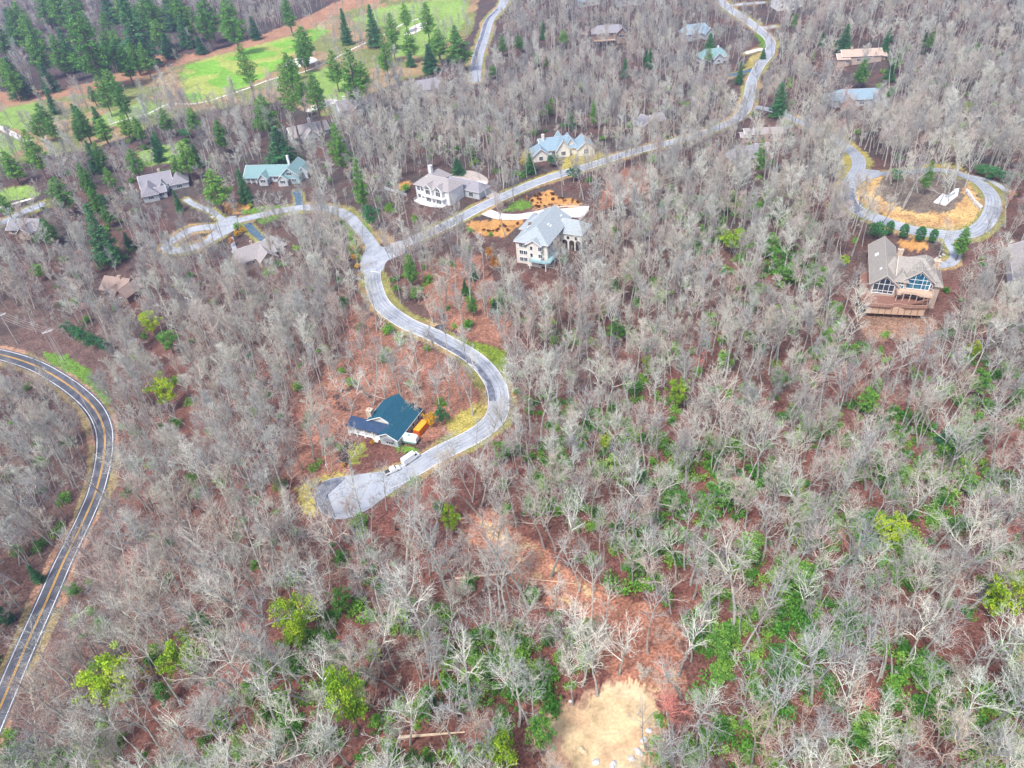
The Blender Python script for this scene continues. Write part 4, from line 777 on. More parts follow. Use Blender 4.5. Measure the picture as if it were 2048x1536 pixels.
# --- tan mansion with decks
h = House('mansion', 'tan mansion with tall gable glass and two-level red deck on a slope', (127.0, 200.9), -23.5, 7.5); h.trim = 'tan_trim'
M['tan_trim'] = mat('beige trim paint', (.52,.46,.38), (.60,.54,.46), 2)
h.block(-3.8, 3.8, -.5, 27, 4.6, 3.2, 'y', .75, 'tanw', 'tan', -6); h.block(3.8, 15.2, 2.2, 14.5, 6.4, 3.9, 'x', .7, 'tanw', 'tan', -6, hip=(0, 4)); h.block(5.8, 14.0, .6, 9, 6.6, 3.5, 'y', .7, 'tanw', 'tan', -6)
h.block(8, 17, 11, 19, 5.0, 3.0, 'y', .5, 'tanw', 'tan', -4, hip=(0, 3)); h.block(3.0, 6.6, .2, 7, 6.2, 2.0, 'y', .6, 'tanw', 'tan', -4, hip=(1.4, 0)); h.block(-1, 8, 3.4, 16, 5.6, 3.6, 'x', .5, 'tanw', 'tan', -4, hip=(3, 0)); h.block(12.5, 16.8, 1.6, 12, 5.4, 2.6, 'y', .7, 'tanw', 'tan', -4, hip=(2, 2))
h.glasswall(0, -.56, 'f', [(-3.2,.9),(3.2,.9),(3.2,4.4),(0,7.0),(-3.2,4.4)], [((-3.2,4.3),(3.2,4.3)),((-3.2,1.9),(3.2,1.9)),((-1.6,.9),(-1.6,5.6)),((0,.9),(0,7.0)),((1.6,.9),(1.6,5.6))], 'glass')
h.glasswall(9.9, .54, 'f', [(-3.5,3.2),(3.5,3.2),(3.5,6.5),(0,9.4),(-3.5,6.5)], [((-3.5,5.0),(3.5,5.0)),((-3.5,6.6),(3.5,6.6)),((-1.2,3.2),(-1.2,8.3)),((1.2,3.2),(1.2,8.3)),((0,8.2),(0,9.4)),((2.4,3.2),(2.4,7.3))], 'glass_blue')
h.win(4.8, .16, 5.2, 'f', 1.7, 1.0, 2); h.win(4.8, .16, 3.6, 'f', 2.0, 1.2, 3, 'glass_blue'); h.win(13.9, .56, 4.6, 'f', .5, 1.4)
up_ = MB(); up_.prism([(3.9,.5),(14.6,.5),(14.6,-3.6),(11,-3.6),(9.8,-2.6),(6,-2.6),(5,-3.8),(3.9,-3.8)], 2.7, 2.95); h.part('upper_deck', up_, 'wood'); h.railing([(4,-.6),(4,-3.7),(5,-3.7),(6,-2.5),(9.8,-2.5),(11,-3.5),(14.5,-3.5),(14.5,.4)], 2.95, 1.0, 'tan_trim')
lo_ = MB(); lo_.prism([(-6.6,15),(-6.6,-7.2),(-5.0,-8.4),(2.6,-7.6),(4.4,-6.2),(7.2,-6.8),(13.6,-5.6),(13.6,.6),(3.8,.6),(-3.8,.6),(-3.8,15)], -.3, -.05); h.part('lower_deck', lo_, 'deck'); h.railing([(-6.5,14.9),(-6.5,-7.2),(-4.9,-8.3),(2.6,-7.5),(4.4,-6.1),(7.2,-6.7),(13.5,-5.5),(13.5,-1)], -.05, 1.0, 'wood')
sk = MB(); sk.add([(-4.6,-7.9,-3.2),(13.3,-5.3,-3.2),(13.3,-5.3,-.3),(-4.6,-7.9,-.3),(-4.6,-7.7,-3.2),(13.3,-5.1,-3.2),(13.3,-5.1,-.3),(-4.6,-7.7,-.3)], [(0,1,2,3),(7,6,5,4),(0,4,5,1),(3,2,6,7),(0,3,7,4),(1,5,6,2)]); h.part('skirt_wall', sk, 'wood')
for i in range(10): X = -4.4+i*1.95; Y = -7.9+(X+4.6)*.1453; b = MB(); b.box(X-.09,X+.09,Y-.14,Y-.01,-3.3,-.32); h.part('batten', b, 'brownw')
for i in range(7): X = -4+i*2.8; b = MB(); b.box(X-.15,X+.15,-6.6+i*.3,-6.3+i*.3,-9,-3.2); h.part('post', b, 'brownw')
for i in range(6): b = MB(); b.box(4.2+i*2.0-.1,4.2+i*2.0+.1,-3.3+.6*(i in (1,2,3)),-3.1+.6*(i in (1,2,3)),-.05,2.7); h.part('post', b, 'tan_trim')
b = MB(); b.box(4.4,13.9,.4,.55,0,2.6); h.part('undercroft', b, 'dim')  # dark sheet painting the shade beneath the upper deck
for x in (6.5, 9.1, 11.7): h.win(x, .36, 1.3, 'f', 2.0, 2.0, 2)
b = MB()
for i in range(12): b.box(12.8-i*.42,13.2-i*.42,-5.2,-4.1,2.6-i*.22,2.75-i*.22)
h.part('stairs', b, 'deck'); h.chimney(4.6, 16.5, 3, 8.9, 1.7, 1.4); h.chimney(15.2, 9.6, -4, 9.6, 1.9, 2.4); h.chimney(16.0, 6.6, -4, 4.2, 1.2, 1.6)
h.skylight(-2.3, 17, 5.95, 1.3, 1.9, 0, -.7); h.skylight(-1.4, 5.5, 6.7, .8, 1.2, 0, -.7); h.skylight(5.2, 8.2, 9.0, .8, .8, .6)
for y in (4, 8, 12, 17, 21): h.win(-3.84, y, 2.2, 'l', 1.2, 1.5)
h.clear(0,-6,9); h.clear(10,-5,9); h.clear(-5,4,6); h.clear(-5,12,5); h.done()

# --- tall white house with grey roof, court and retaining wall
h = House('tall_house', 'tall cream four-storey house with grey roof and concrete court', (18.0, 253.5), -27.0, -1.0)
h.block(-14.5, 0, 0, 13, 11.0, 3.4, 'x', .7, 'cream', 'grey', -2, hip=(0, 5)) if False else None
h.block(-13.6, 0, 1.5, 27, 10.4, 4.0, 'y', .8, 'cream', 'grey', -3, hip=(6, 0)); h.block(-17.5, -9, 15, 30, 8.6, 2.6, 'x', .6, 'cream', 'grey', -3, hip=(4, 0)); h.block(-14.9, -9.5, 4, 12, 9.3, 2.2, 'x', .6, 'cream', 'grey', -3, hip=(2.5, 0))
h.block(-.5, 9, 17, 27, 8.4, 3.4, 'x', .6, 'cream', 'grey', -3, hip=(0, 3)); h.block(-8.4, -2.4, .2, 6, 10.0, 1.9, 'y', .6, 'cream', 'grey', -3)
for z in (2.2, 5.3, 8.4):
    for x in (-11.4, -9.6, -2.6): h.win(x, 1.45 if x < -8.5 else .15, z, 'f', 1.5, 1.6, 2)
    if z > 3: h.win(-6.4, .15, z, 'f', 1.0, 1.6)
    for y in (3.2, 6.4, 9.4, 12.8, 15.3): h.win(.04, y, z+.1, 'r', 1.1 if y != 9.4 else .7, 1.5)
    for y in (5, 9): h.win(-14.94, y, z, 'l', 1.2, 1.5)
for x in (3, 6.5): h.win(x, 16.95, 6.2, 'f', 1.2, 1.4)
b = MB(); b.prism([(-6.8,.2),(-6.8,-2.0),(.6,-2.0),(2.2,-.4),(2.2,9.5),(0,9.5),(0,.2)], 3.3, 3.6); h.part('balcony', b, 'bluegreen'); h.railing([(-6.7,.1),(-6.7,-1.9),(.6,-1.9),(2.1,-.4),(2.1,9.4)], 3.6, 1.0, 'bluegreen')
for x, y in ((-6.6,-1.8), (.4,-1.8), (2,4), (2,9)): b = MB(); b.box(x-.15,x+.15,y-.15,y+.15,-3,3.3); h.part('post', b, 'white_trim')
# arched porte cochere openings on the garage wing, their shade painted as flat dark panels
for x in (1.6, 4.6, 7.4): b = MB(); b.box(x-1.1,x+1.1,16.88,17.02,-2,4.2); b.add([(x+1.1*math.cos(t),16.88,4.2+1.0*math.sin(t)) for t in np.linspace(0,math.pi,9)], [tuple(range(9))[::-1]]); h.part('arch_shade', b, 'dim')
h.skylight(-4.1, 13.2, 13.0, .5, 1.6, 0, .52); h.skylight(-3.1, 13.2, 12.5, .5, 1.6, 0, .52); h.skylight(-2.6, 24, 12.2, .5, 1.4, 0, .52); h.skylight(-13.4, 26, 10.6, .8, 1.6, -.3, 0); h.skylight(-11.9, 11, 11.9, .7, 1.7, 0, -.52)
h.chimney(-13.2, 15, 6, 11.6, .9, 1.4, 'dark') if 'dark' in M else h.chimney(-13.2, 15, 6, 11.4, .9, 1.4, 'brownw')
h.door(2.2, 13.0, 0, 'f', 1.4, 2.4, 'bluegreen'); h.clear(-5,-4,9); h.clear(5,22,9); h.done()
# retaining wall of the court with railing
wl = empty('retaining_wall', tuple(G(1150, 428))); tag(wl, 'long pale retaining wall with railing round the concrete court', 'wall')
wp = [G(ox, oy) for ox, oy in ((1018,440),(1050,431),(1100,416),(1140,413),(1178,414),(1176,425),(1158,444))]
b = MB(); rl = MB()
for a, c in zip(wp[:-1], wp[1:]):
    L = (c-a).length; ang = math.atan2(c.y-a.y, c.x-a.x); mid = (a+c)/2; tall = 1 if a is wp[-2] or a is wp[-3] else 0
    b.cbox((mid.x-wl.location.x, mid.y-wl.location.y, mid.z-wl.location.z-(1.9 if tall else .4)), L+.25, .35, 5.0 if tall else 1.6, ang)
    for i in range(int(L/2)+1):
        q = a+(c-a)*(i/(int(L/2)+1)); rl.bar((q.x-wl.location.x, q.y-wl.location.y, q.z-wl.location.z+.3), (q.x-wl.location.x, q.y-wl.location.y, q.z-wl.location.z+1.35), .05)
    rl.bar(tuple(a-wl.location+Vector((0,0,1.3))), tuple(c-wl.location+Vector((0,0,1.3))), .06)
b.build('wall', WM['cream'], wl); rl.build('railing', WM['greyw'], wl)

# --- white mansion with bay windows
h = House('white_mansion', 'white mansion with bay windows, pale roof and low garage wing', (-38.5, 334.0), -38, -.3)
h.block(0, 21, 0, 11, 7.9, 3.0, 'x', .7, 'white', 'brown', -2, hip=(4, 4)); h.block(0, 8, 5, 17, 7.7, 3.0, 'y', .7, 'white', 'brown', -2, hip=(0, 3)); h.block(7, 11.5, -1.6, 6, 7.6, 2.1, 'y', .5, 'white', 'brown', -2); h.block(13.2, 18, -1.6, 6, 7.6, 2.1, 'y', .5, 'white', 'brown', -2)
h.block(10, 30, 11.5, 20, 4.6, 2.6, 'x', .6, 'greyw', 'slate', -2, hip=(0, 3))
for z in (2.0, 5.8):
    for x in (2.0, 4.3): h.win(x, -.04, z, 'f', 1.5, 1.9, 2)
    for x in (9.2, 15.6): h.win(x, -1.65, z, 'f', 2.6, 2.3, 3)
    for y in (3, 8): h.win(-.04, y, z, 'l', 1.2, 1.7)
h.glasswall(9.25, -1.72, 'f', [(-1.4,7.0),(1.4,7.0),(1.2,7.9),(0,8.9),(-1.2,7.9)], [((0,7.0),(0,8.9))], 'glass'); h.glasswall(15.6, -1.72, 'f', [(-1.4,7.0),(1.4,7.0),(1.2,7.9),(0,8.9),(-1.2,7.9)], [((0,7.0),(0,8.9))], 'glass')
b = MB(); b.prism([(1,0),(1,-3.6),(6,-5.2),(13,-5.2),(19,-3.4),(19,0)], .3, .6); h.part('terrace', b, 'white_trim'); h.railing([(1,-.1),(1,-3.5),(6,-5.1),(13,-5.1),(19,-3.4)], .6, 1.0)
b = MB(); b.prism([(6,-.2),(6,-2.8),(19,-2.8),(19,-.2)], 3.6, 3.85); h.part('balcony', b, 'white_trim'); h.railing([(6,-2.7),(19,-2.7)], 3.85, 1.0)
h.chimney(3.6, 8.5, 8, 14.2, 1.7, 1.5, 'white'); h.win(25, 11.45, 2.4, 'f', 2.4, 2.0, 2); h.clear(10,-5,9); h.done()

# --- green-roofed house
h = House('craftsman_house', 'long green-roofed house with gabled dormers and white chimney', (-123.5, 388.0), -10.5, -5.4)
h.block(-15, 10, 0, 11, 3.4, 3.6, 'x', .7, 'greyw', 'green', -2); h.block(8, 18, -3.5, 12, 4.6, 4.0, 'y', .7, 'bluegreen', 'green', -2); h.block(-5.5, -.5, -4, 4, 3.0, 2.5, 'y', .5, 'greyw', 'green', -2); h.block(6.4, 12.0, -5.6, 1, 2.9, 2.4, 'y', .5, 'greyw', 'green', -2); h.block(16, 21, 2, 10, 4.4, 2.6, 'y', .6, 'greyw', 'green', -2)
for x, y in ((-3, -4.04), (9.2, -5.64)): h.win(x, y, 1.6, 'f', 2.8, 1.7, 3)
h.win(13, -3.54, 5.3, 'f', 3.0, 1.6, 3); h.win(15.0, -3.54, 1.7, 'f', 2.4, 1.7, 3); h.win(3, -.04, 1.7, 'f', 2.6, 1.4, 3); h.door(12.8, -3.54, 0, 'f', 1.1)
for x in (-14, -11, -8): b = MB(); b.box(x-.15,x+.15,-2.2,-1.9,-1,2.6); h.part('post', b, 'white_trim')
b = MB(); b.slab([(-15.4,-2.6,2.7),(-6,-2.6,2.7),(-6,0,3.4),(-15.4,0,3.4)], .2); h.part('porch_roof', b, 'green'); h.railing([(-15,-2.1),(-7,-2.1)], 0, 1)
h.win(-12, -.04, 1.6, 'f', 1.4, 1.7, 2); h.win(-9, -.04, 1.6, 'f', 1.4, 1.7, 2); h.chimney(8.6, 8.6, 5, 10.8, 1.1, 1.0, 'white'); h.clear(3,-5,12); h.done()

# --- grey shingled house
h = House('shingled_house', 'rambling grey shingled house with mottled roof and white gables', (-183.0, 379.0), 20, -5.6)
h.block(-8, 8, 8, 20, 4.2, 4.4, 'x', .7, 'greyw', 'slate', -2); h.block(-8, 0, -3, 10, 3.6, 3.4, 'y', .6, 'greyw', 'slate', -2, hip=(2, 0)); h.block(7, 16, 6, 18, 3.6, 3.6, 'y', .6, 'greyw', 'slate', -2, hip=(3, 3)); h.block(.5, 5.2, 5, 10, 3.4, 3, 'y', .5, 'bluegreen', 'slate', -2); h.block(-1, 4, -1, 4, 3.2, 2.0, 'x', .5, 'greyw', 'slate', -2)
for x, y in ((2.8, 4.96), (-4, -3.04), (11, 5.96), (1.5, -1.04)): h.win(x, y, 1.7, 'f', 2.6, 1.5, 3)
h.glasswall(2.85, 4.93, 'f', [(-1.5,3.6),(1.5,3.6),(0,5.6)], [((0,3.6),(0,5.6))], 'glass'); h.win(-8.04, 2, 1.8, 'l', 1.4, 1.4); h.win(-8.04, 14, 2.2, 'l', 2, 1.6, 2); h.door(2.5, 4.94, 0, 'f'); h.chimney(3, 14.5, 7, 10.2); h.clear(3,-3,9); h.done()

# --- remaining houses, each its own mix of blocks
def simple(name, label, px, py, yaw, blocks, wins, chim=None, wall='greyw', roof='slate', trim='white_trim', z=None, dh=0):
    p = G(px, py); h = House(name, label, (p.x, p.y), yaw, (p.z+dh) if z is None else z); h.trim = trim
    for b in blocks: h.block(*b[:6], b[6], .6, b[8] if len(b) > 8 else wall, b[9] if len(b) > 9 else roof, -3, hip=b[7] if len(b) > 7 else (0, 0))
    for w in wins: h.win(*w)
    if chim: h.chimney(*chim)
    h.door(wins[0][0]+2.2, wins[0][1], -.0, wins[0][3]); h.done(); return h
simple('blue_roofed_house', 'cream house with sprawling blue-grey hipped roof above the kerbed road', 1120, 312, 5, [(-10,10,0,12,4,4.2,'x',(0,4)),(-15,-7,-5,6,3.6,3.2,'y',(0,3)),(9,18,-3,8,3.8,3.6,'y'),(-2,5,-2,12,4.2,4.8,'y'),(3,9,1,13,4,4.6,'y',(0,3))],
       [(-3.5,-.05,1.8,'f',1.5,1.8,2),(-11,-5.05,1.8,'f',1.8,2,2),(13.5,-3.05,2,'f',2.2,2.2,3),(1.5,-2.05,2,'f',2.2,1.9,3),(6,.95,1.8,'f',1.4,1.6,2)], (-8,5,4,10.5,1.4,1.1,'cream'), 'cream', 'blue')
simple('tan_roofed_house', 'pale tan-roofed house at the end of the dark blue drive', 530, 523, 32, [(-11,6,0,12,3.4,3.8,'x'),(-3,5,-5,8,3.2,3.2,'y'),(5,12,3,13,3.6,3.2,'x',(0,3)),(6,11,7,15,3,2.6,'y')],
       [(1,-5.05,1.6,'f',2.4,1.6,3),(-8,-.05,1.6,'f',1.6,1.5,2),(-5,-.05,1.6,'f',1.2,1.5),(9,2.95,1.7,'f',2,1.4,2)], (-2,7,5,8.6,1,1,'stone'), 'tanw', 'brown', 'white_trim')
simple('brown_cottage', 'brown cottage with rusty patched roof hidden in bare trees', 240, 595, -22, [(-10,4,0,11,3.4,3.8,'x'),(2,8,-3,8,3.2,3.0,'y'),(-4,1,-3,4,3,2.4,'y')],
       [(-7,-.05,1.6,'f',1.6,1.4,2),(5,-3.05,1.6,'f',2,1.5,2),(-1.5,-3.05,1.5,'f',1.4,1.4,2)], (-1,5,5,8.4), 'brownw', 'rust', 'brownw')
simple('lane_house', 'grey-brown roofed house by the lane at the left edge', 50, 470, -12, [(-9,8,0,10,3.2,3.4,'x'),(0,7,-4,5,3,2.8,'y')], [(-6,-.05,1.6,'f',1.6,1.4,2),(3.5,-4.05,1.6,'f',1.6,1.4,2)], None, 'tanw', 'slate', 'white_trim')
simple('fairway_house', 'brown-grey house with white chimney next to the lower bunker', 620, 282, 26, [(-10,6,0,13,4,4.4,'x'),(-3,5,-4,8,3.8,3.8,'y'),(5,14,4,14,3.6,3.6,'x')], [(1,-4.05,2,'f',2.4,1.8,3),(-7,-.05,2,'f',1.6,1.5,2),(9,3.95,1.8,'f',1.8,1.5,2)], (4,8,6,10.8,1.6,1.4,'white'), 'greyw', 'brown')
simple('bunker_house', 'long grey house with several roof ridges right of the lower bunker', 712, 228, 24, [(-10,8,0,12,4,4.4,'x'),(6,14,2,12,3.8,3.8,'x'),(-2,5,-4,6,3.6,3.4,'y')], [(1.5,-4.05,2,'f',2.2,1.6,3),(-7,-.05,2,'f',1.6,1.5,2),(10,1.95,1.8,'f',1.8,1.5,2)], (-4,8,5,10,1.3,1.1,'white'), 'greyw', 'slate')
simple('bay_house', 'dark house under tree crowns left of the far road with white-edged terrace', 868, 190, 18, [(-12,8,0,14,4.5,4.5,'x',(3,3),'greyw','slate'),(0,9,-6,6,4,3.6,'y',(0,0),'greyw','slate')], [(4.5,-6.05,2,'f',2.4,1.8,3),(-7,-.05,2,'f',1.8,1.5,2),(-3,-.05,2,'f',1.8,1.5,2)], None, 'greyw', 'slate')
hh = simple('dark_lodge', 'brown lodge with tan balcony and dark lower storey on the far slope', 1222, 88, -4, [(-14,6,0,13,8,4,'x',(4,0),'brownw','slate'),(4,12,-2,10,7.4,3.6,'y',(0,0),'brownw','slate')], [(-3,-.05,6,'f',2.4,2.0,2),(8,-2.05,5.6,'f',4,2.2,3),(-8,-.05,6,'f',2,1.8,2)], (-1,8,8,12.5), 'brownw', 'slate', 'brownw')
b = MB(); b.box(-13,3,-4,0,3.2,3.5); hh.part('balcony', b, 'wood'); hh.railing([(-12.9,-.1),(-12.9,-3.9),(2.9,-3.9)], 3.5, 1.1, 'wood'); b = MB()
for i in range(5): b.box(-12.8+i*3.8,-12.4+i*3.8,-3.8,-3.4,-4,3.2)
hh.part('post', b, 'brownw'); b = MB(); b.box(-13,3,-.3,-.06,-1.5,3); hh.part('undercroft', b, 'dim')  # flat dark box stands in for the shade below the balcony
simple('ridge_blue_house', 'pale blue-roofed house left of the upper road bend', 1400, 78, 10, [(-11,9,0,13,4.4,4.6,'x',(3,3)),(2,9,-4,6,4,3.6,'y')], [(-5,-.05,2,'f',2,1.6,2),(5.5,-4.05,2,'f',2,1.6,2)], None, 'greyw', 'blue')
simple('teal_cottage', 'small teal-roofed house below the upper road bend', 1432, 125, 6, [(-10,8,0,11,3.6,4.0,'x',(3,3)),(-3,4,-3,5,3.4,3.2,'y')], [(-7,-.05,1.7,'f',1.8,1.4,2),(.5,-3.05,1.7,'f',1.6,1.4,2)], (3,6,5,8.8,1.2,1,'white'), 'greyw', 'green')
simple('flat_tan_house', 'tan flat-fronted house with pale sand roof on the right ridge', 1722, 128, -8, [(-12,12,0,11,5,2.6,'x'),(-15,-8,-1,8,3.8,2.2,'x'),(8,15,2,10,4,2.2,'x')], [(-9,-1.05,2,'f',1.6,1.4,2),(-2,-.05,2.6,'f',2.4,1.6,3),(4,-.05,2.6,'f',2.4,1.6,3)], (-6,5,5,9,1.2,1,'stone'), 'tanw', 'pink')
simple('low_blue_house', 'wide low blue-grey house below the flat tan house', 1715, 212, -8, [(-14,14,0,12,4,3.6,'x',(4,4)),(-10,-3,-4,5,3.6,3,'y',(0,0),'brick','blue'),(8,15,-4,6,3.6,3,'y')], [(-6.5,-4.05,1.8,'f',2,1.5,2),(2,-.05,1.8,'f',2.4,1.5,3),(11.5,-4.05,1.8,'f',2,1.5,2)], None, 'greyw', 'blue')
simple('brick_house', 'low pink brick building under tall trunks below the road fork', 1528, 283, -6, [(-10,10,0,8,4.2,1.6,'x',(0,0),'brick','brown'),(-12,-8,-1,6,3.2,1.2,'x',(0,0),'brick','brown')], [(-6,-.05,2,'f',1.6,1.6,2),(-1,-.05,2,'f',1.2,1.8),(2.5,-.05,2,'f',1.2,1.8),(6.5,-.05,2,'f',1.6,1.6,2)], None, 'brick', 'brown')
simple('grey_cottage', 'grey-roofed house with white chimney beside a bright pine', 1500, 330, 12, [(-9,8,0,10,4,3.6,'x',(3,0)),(4,10,-2,8,3.8,3,'y')], [(-5,-.05,1.8,'f',1.6,1.4,2),(7,-2.05,1.8,'f',1.6,1.6,2)], (9.6,3,-2,8.4,1.4,1.3,'white'), 'tanw', 'slate')
simple('gable_cottage', 'small tan gabled cottage above the kerbed road', 1302, 262, 30, [(-6,6,0,8,4,3.4,'y'),(4,12,2,9,3.6,2.8,'x')], [(0,-.05,1.8,'f',2,1.8,2),(8,1.95,1.8,'f',1.6,1.4,2)], None, 'tanw', 'slate')
simple('hilltop_house', 'bright white house at the top edge above the upper road', 1580, 18, 8, [(-10,10,0,12,7,4,'x'),(-3,4,-3,8,6.6,3.4,'y')], [(.5,-3.05,2,'f',2,1.6,2),(.5,-3.05,5.2,'f',2,1.6,2),(-7,-.05,5,'f',1.6,1.5,2),(-7,-.05,2,'f',1.6,1.5,2)], None, 'white', 'slate')
simple('edge_white_house', 'big white house with pale roof cut by the right edge', 2104, 560, 62, [(-16,8,0,14,7.0,4.2,'x'),(-10,-2,-5,8,6.4,3.6,'y')], [(-6,-5.05,5,'f',2,1.6,2),(-13,-.05,5,'f',1.4,1.5,2),(2,-.05,5,'f',1.6,1.5,2),(-6,-5.05,1.8,'f',2,1.6,2)], None, 'white', 'brown')
simple('distant_house', 'pale blue-white house by the top edge above the brown lodge', 1262, 10, 0, [(-12,12,0,12,5,4,'x'),(2,9,-3,8,4.8,3.4,'y')], [(-6,-.05,2,'f',2,1.6,2),(5.5,-3.05,2,'f',2,1.6,2)], None, 'greyw', 'blue')
simple('distant_cottage', 'blue-roofed cottage at the top edge left of the brown lodge', 1180, 12, 5, [(-9,9,0,10,4.4,3.6,'x',(2,2))], [(-5,-.05,2,'f',2,1.6,2),(3,-.05,2,'f',2,1.6,2)], None, 'greyw', 'blue')

# ------------------------------------------------------------------ vehicles
M['wpaint'] = mat('white vehicle paint', (.72,.73,.74), (.80,.81,.82), .5, rough=.3, spec=.5); M['dpaint'] = mat('dark vehicle paint', (.03,.035,.055), (.05,.06,.09), .5, rough=.3, spec=.5)
M['rubber'] = mat('tyre rubber', (.02,.02,.02), (.035,.035,.035), 4); M['steel'] = mat('wheel metal', (.45,.45,.46), (.55,.55,.56), 4, rough=.4, metal=.6); M['greenp'] = mat('green stripe paint', (.04,.24,.17), (.06,.30,.22), 1, rough=.4)
M['lamp'] = mat('headlight lens', (.75,.75,.70), (.85,.85,.8), 2, rough=.2)
def vehicle(name, label, cat, px, py, yaw, kind, paint, group=None):
    p = G(px, py); yaw = R_(yaw); e = empty(name, (p.x, p.y, p.z+.12), yaw); e.scale = (.84,)*3; tag(e, label, cat, group)
    if kind == 'pickup': W = 2.0; prof = [(-2.75,.45),(-2.75,1.05),(-.7,1.1),(-.45,1.75),(.95,1.8),(1.5,1.15),(2.65,1.0),(2.8,.5)]; ws = (-1.75, 1.75); gl = [(-.42,1.15),(-.36,1.68),(.92,1.72),(1.36,1.18)]
    elif kind == 'van': W = 2.2; prof = [(-3.4,.45),(-3.4,2.7),(1.7,2.75),(2.5,1.6),(3.2,1.35),(3.3,.5)]; ws = (-2.2, 2.2); gl = [(1.2,1.6),(1.3,2.5),(1.75,2.5),(2.4,1.6)]
    elif kind == 'trailer': W = 2.5; prof = [(-3.6,.6),(-3.6,2.9),(-3.2,3.2),(2.9,3.2),(3.5,2.7),(3.6,1.2),(3.2,.6)]; ws = (-.6, .5); gl = [(-2.4,1.7),(-2.4,2.4),(-1.2,2.4),(-1.2,1.7)]
    else: W = 1.8; prof = [(-2.2,.4),(-2.25,.9),(-1.5,1.0),(-1.0,1.45),(.6,1.45),(1.2,.98),(2.1,.85),(2.2,.45)]; ws = (-1.35, 1.35); gl = [(-1.35,1.02),(-.95,1.38),(.55,1.38),(1.05,1.0)]
    b = MB(); n = len(prof); V = []
    for y, k in ((-W/2, .0), (-W/2+.12, .05), (W/2-.12, .05), (W/2, 0)):
        for x, z in prof: V.append((x*(1 if k else .985), y*(.9 if z > 1.5 else 1), z+(k if z > .7 else 0)))
    F = [tuple(range(n))[::-1], tuple(range(3*n, 4*n))]
    for r in range(3):
        for i in range(n): j = (i+1) % n; F.append((r*n+i, r*n+j, (r+1)*n+j, (r+1)*n+i))
    b.add(V, F); b.build('body', paint, e)
    if kind == 'pickup': q = MB(); q.box(-2.65,-.85,-.85,.85,1.0,1.17); q.build('cargo_bed', M['rubber'], e)
    for s in (-1, 1):
        g = MB(); yy = s*(W/2*.9+.02 if kind in ('pickup','van') else W/2*.985+.02) if kind != 'trailer' else s*(W/2*.9+.02); m_ = len(gl)
        g.add([(x, yy, z) for x, z in gl]+[(x, yy*.93, z) for x, z in gl], [tuple(range(m_)) if s < 0 else tuple(range(m_))[::-1], tuple(range(m_, 2*m_))[::-1] if s < 0 else tuple(range(m_, 2*m_))]+[(i, m_+i, m_+(i+1) % m_, (i+1) % m_) for i in range(m_)])
        g.build('side_window', M['glass'], e)
        for x in ws:
            w = MB(); tube(w, [(x, s*(W/2+.03), .36), (x, s*(W/2-.22), .36)], [.37, .37], 14, True); o = w.build('wheel', M['rubber'], e)
            w = MB(); tube(w, [(x, s*(W/2+.05), .36), (x, s*(W/2), .36)], [.2, .2], 10, True); w.build('rim', M['steel'], o)
        if kind != 'trailer': l = MB(); X = prof[-1][0]; l.box(X-.12, X+.03, s*W*.38-.16, s*W*.38+.16, .68, .86); l.build('headlight', M['lamp'], e)
    if kind != 'trailer':
        ii = {'pickup': (4, 5), 'van': (2, 3), 'car': (4, 5)}[kind]; (xa, za), (xb, zb) = prof[ii[0]], prof[ii[1]]
        g = MB(); g.add([(xa+.03,-W*.37,za+.02),(xa+.03,W*.37,za+.02),(xb+.02,W*.42,zb+.09),(xb+.02,-W*.42,zb+.09)], [(3,2,1,0)]); g.V = [(x+.02, y, z+.05) for x, y, z in g.V]; g.build('windscreen', M['glass'], e)
    else:
        q = MB(); q.box(-3.62,3.4,-W/2-.03,W/2+.03,.75,1.15); q.build('stripe', M['greenp'], e); q = MB(); q.bar((3.5,0,.55),(4.9,0,.5),.08); q.build('hitch', M['steel'], e)
        for x in (-1.8, .6): q = MB(); q.box(x-.35,x+.35,-.35,.35,3.2,3.42); q.build('roof_vent', M['greenp'], e)
    return e
vehicle('cargo_van', 'white cargo van parked on the kerbed road below the teal-roofed house', 'van', 822, 921, 42, 'van', M['wpaint'])
vehicle('pickup_truck', 'white pickup truck parked at the neck of the cul-de-sac', 'truck', 785, 944, 28, 'pickup', M['wpaint'])
vehicle('camper_trailer', 'white camper trailer with green stripe beside the teal-roofed house', 'trailer', 818, 884, -20, 'trailer', M['wpaint'])
vehicle('parked_car', 'dark blue car parked on the verge above the curving road', 'car', 881, 658, -25, 'car', M['dpaint'])
# orange container
M['orangep'] = mat('orange container paint', (.78,.30,.02), (.88,.40,.04), .8, rough=.5); M['redp'] = mat('red orange container paint', (.62,.10,.015), (.72,.15,.02), .8, rough=.5)
p = G(843, 862); e = empty('storage_container', (p.x, p.y, p.z), R_(60)); e.scale = (.85,)*3; tag(e, 'bright orange storage container with red end beside the teal-roofed house', 'container')
b = MB(); b.box(-2.9,2.9,-1.2,1.2,.2,2.7); b.build('body', M['orangep'], e); b = MB()
for i in range(18): X = -2.8+i*.33; b.box(X-.06,X+.06,-1.26,-1.2,.25,2.6)
b.build('corrugation', M['redp'], e); b = MB(); b.box(-2.98,-2.9,-1.15,-.03,.3,2.6); b.box(-2.98,-2.9,.03,1.15,.3,2.6); b.build('door', M['redp'], e)
for s in (-1, 1): b = MB(); b.bar((-3.02,s*.25,.4),(-3.02,s*.25,2.5),.035); b.build('lock_bar', M['steel'], e)

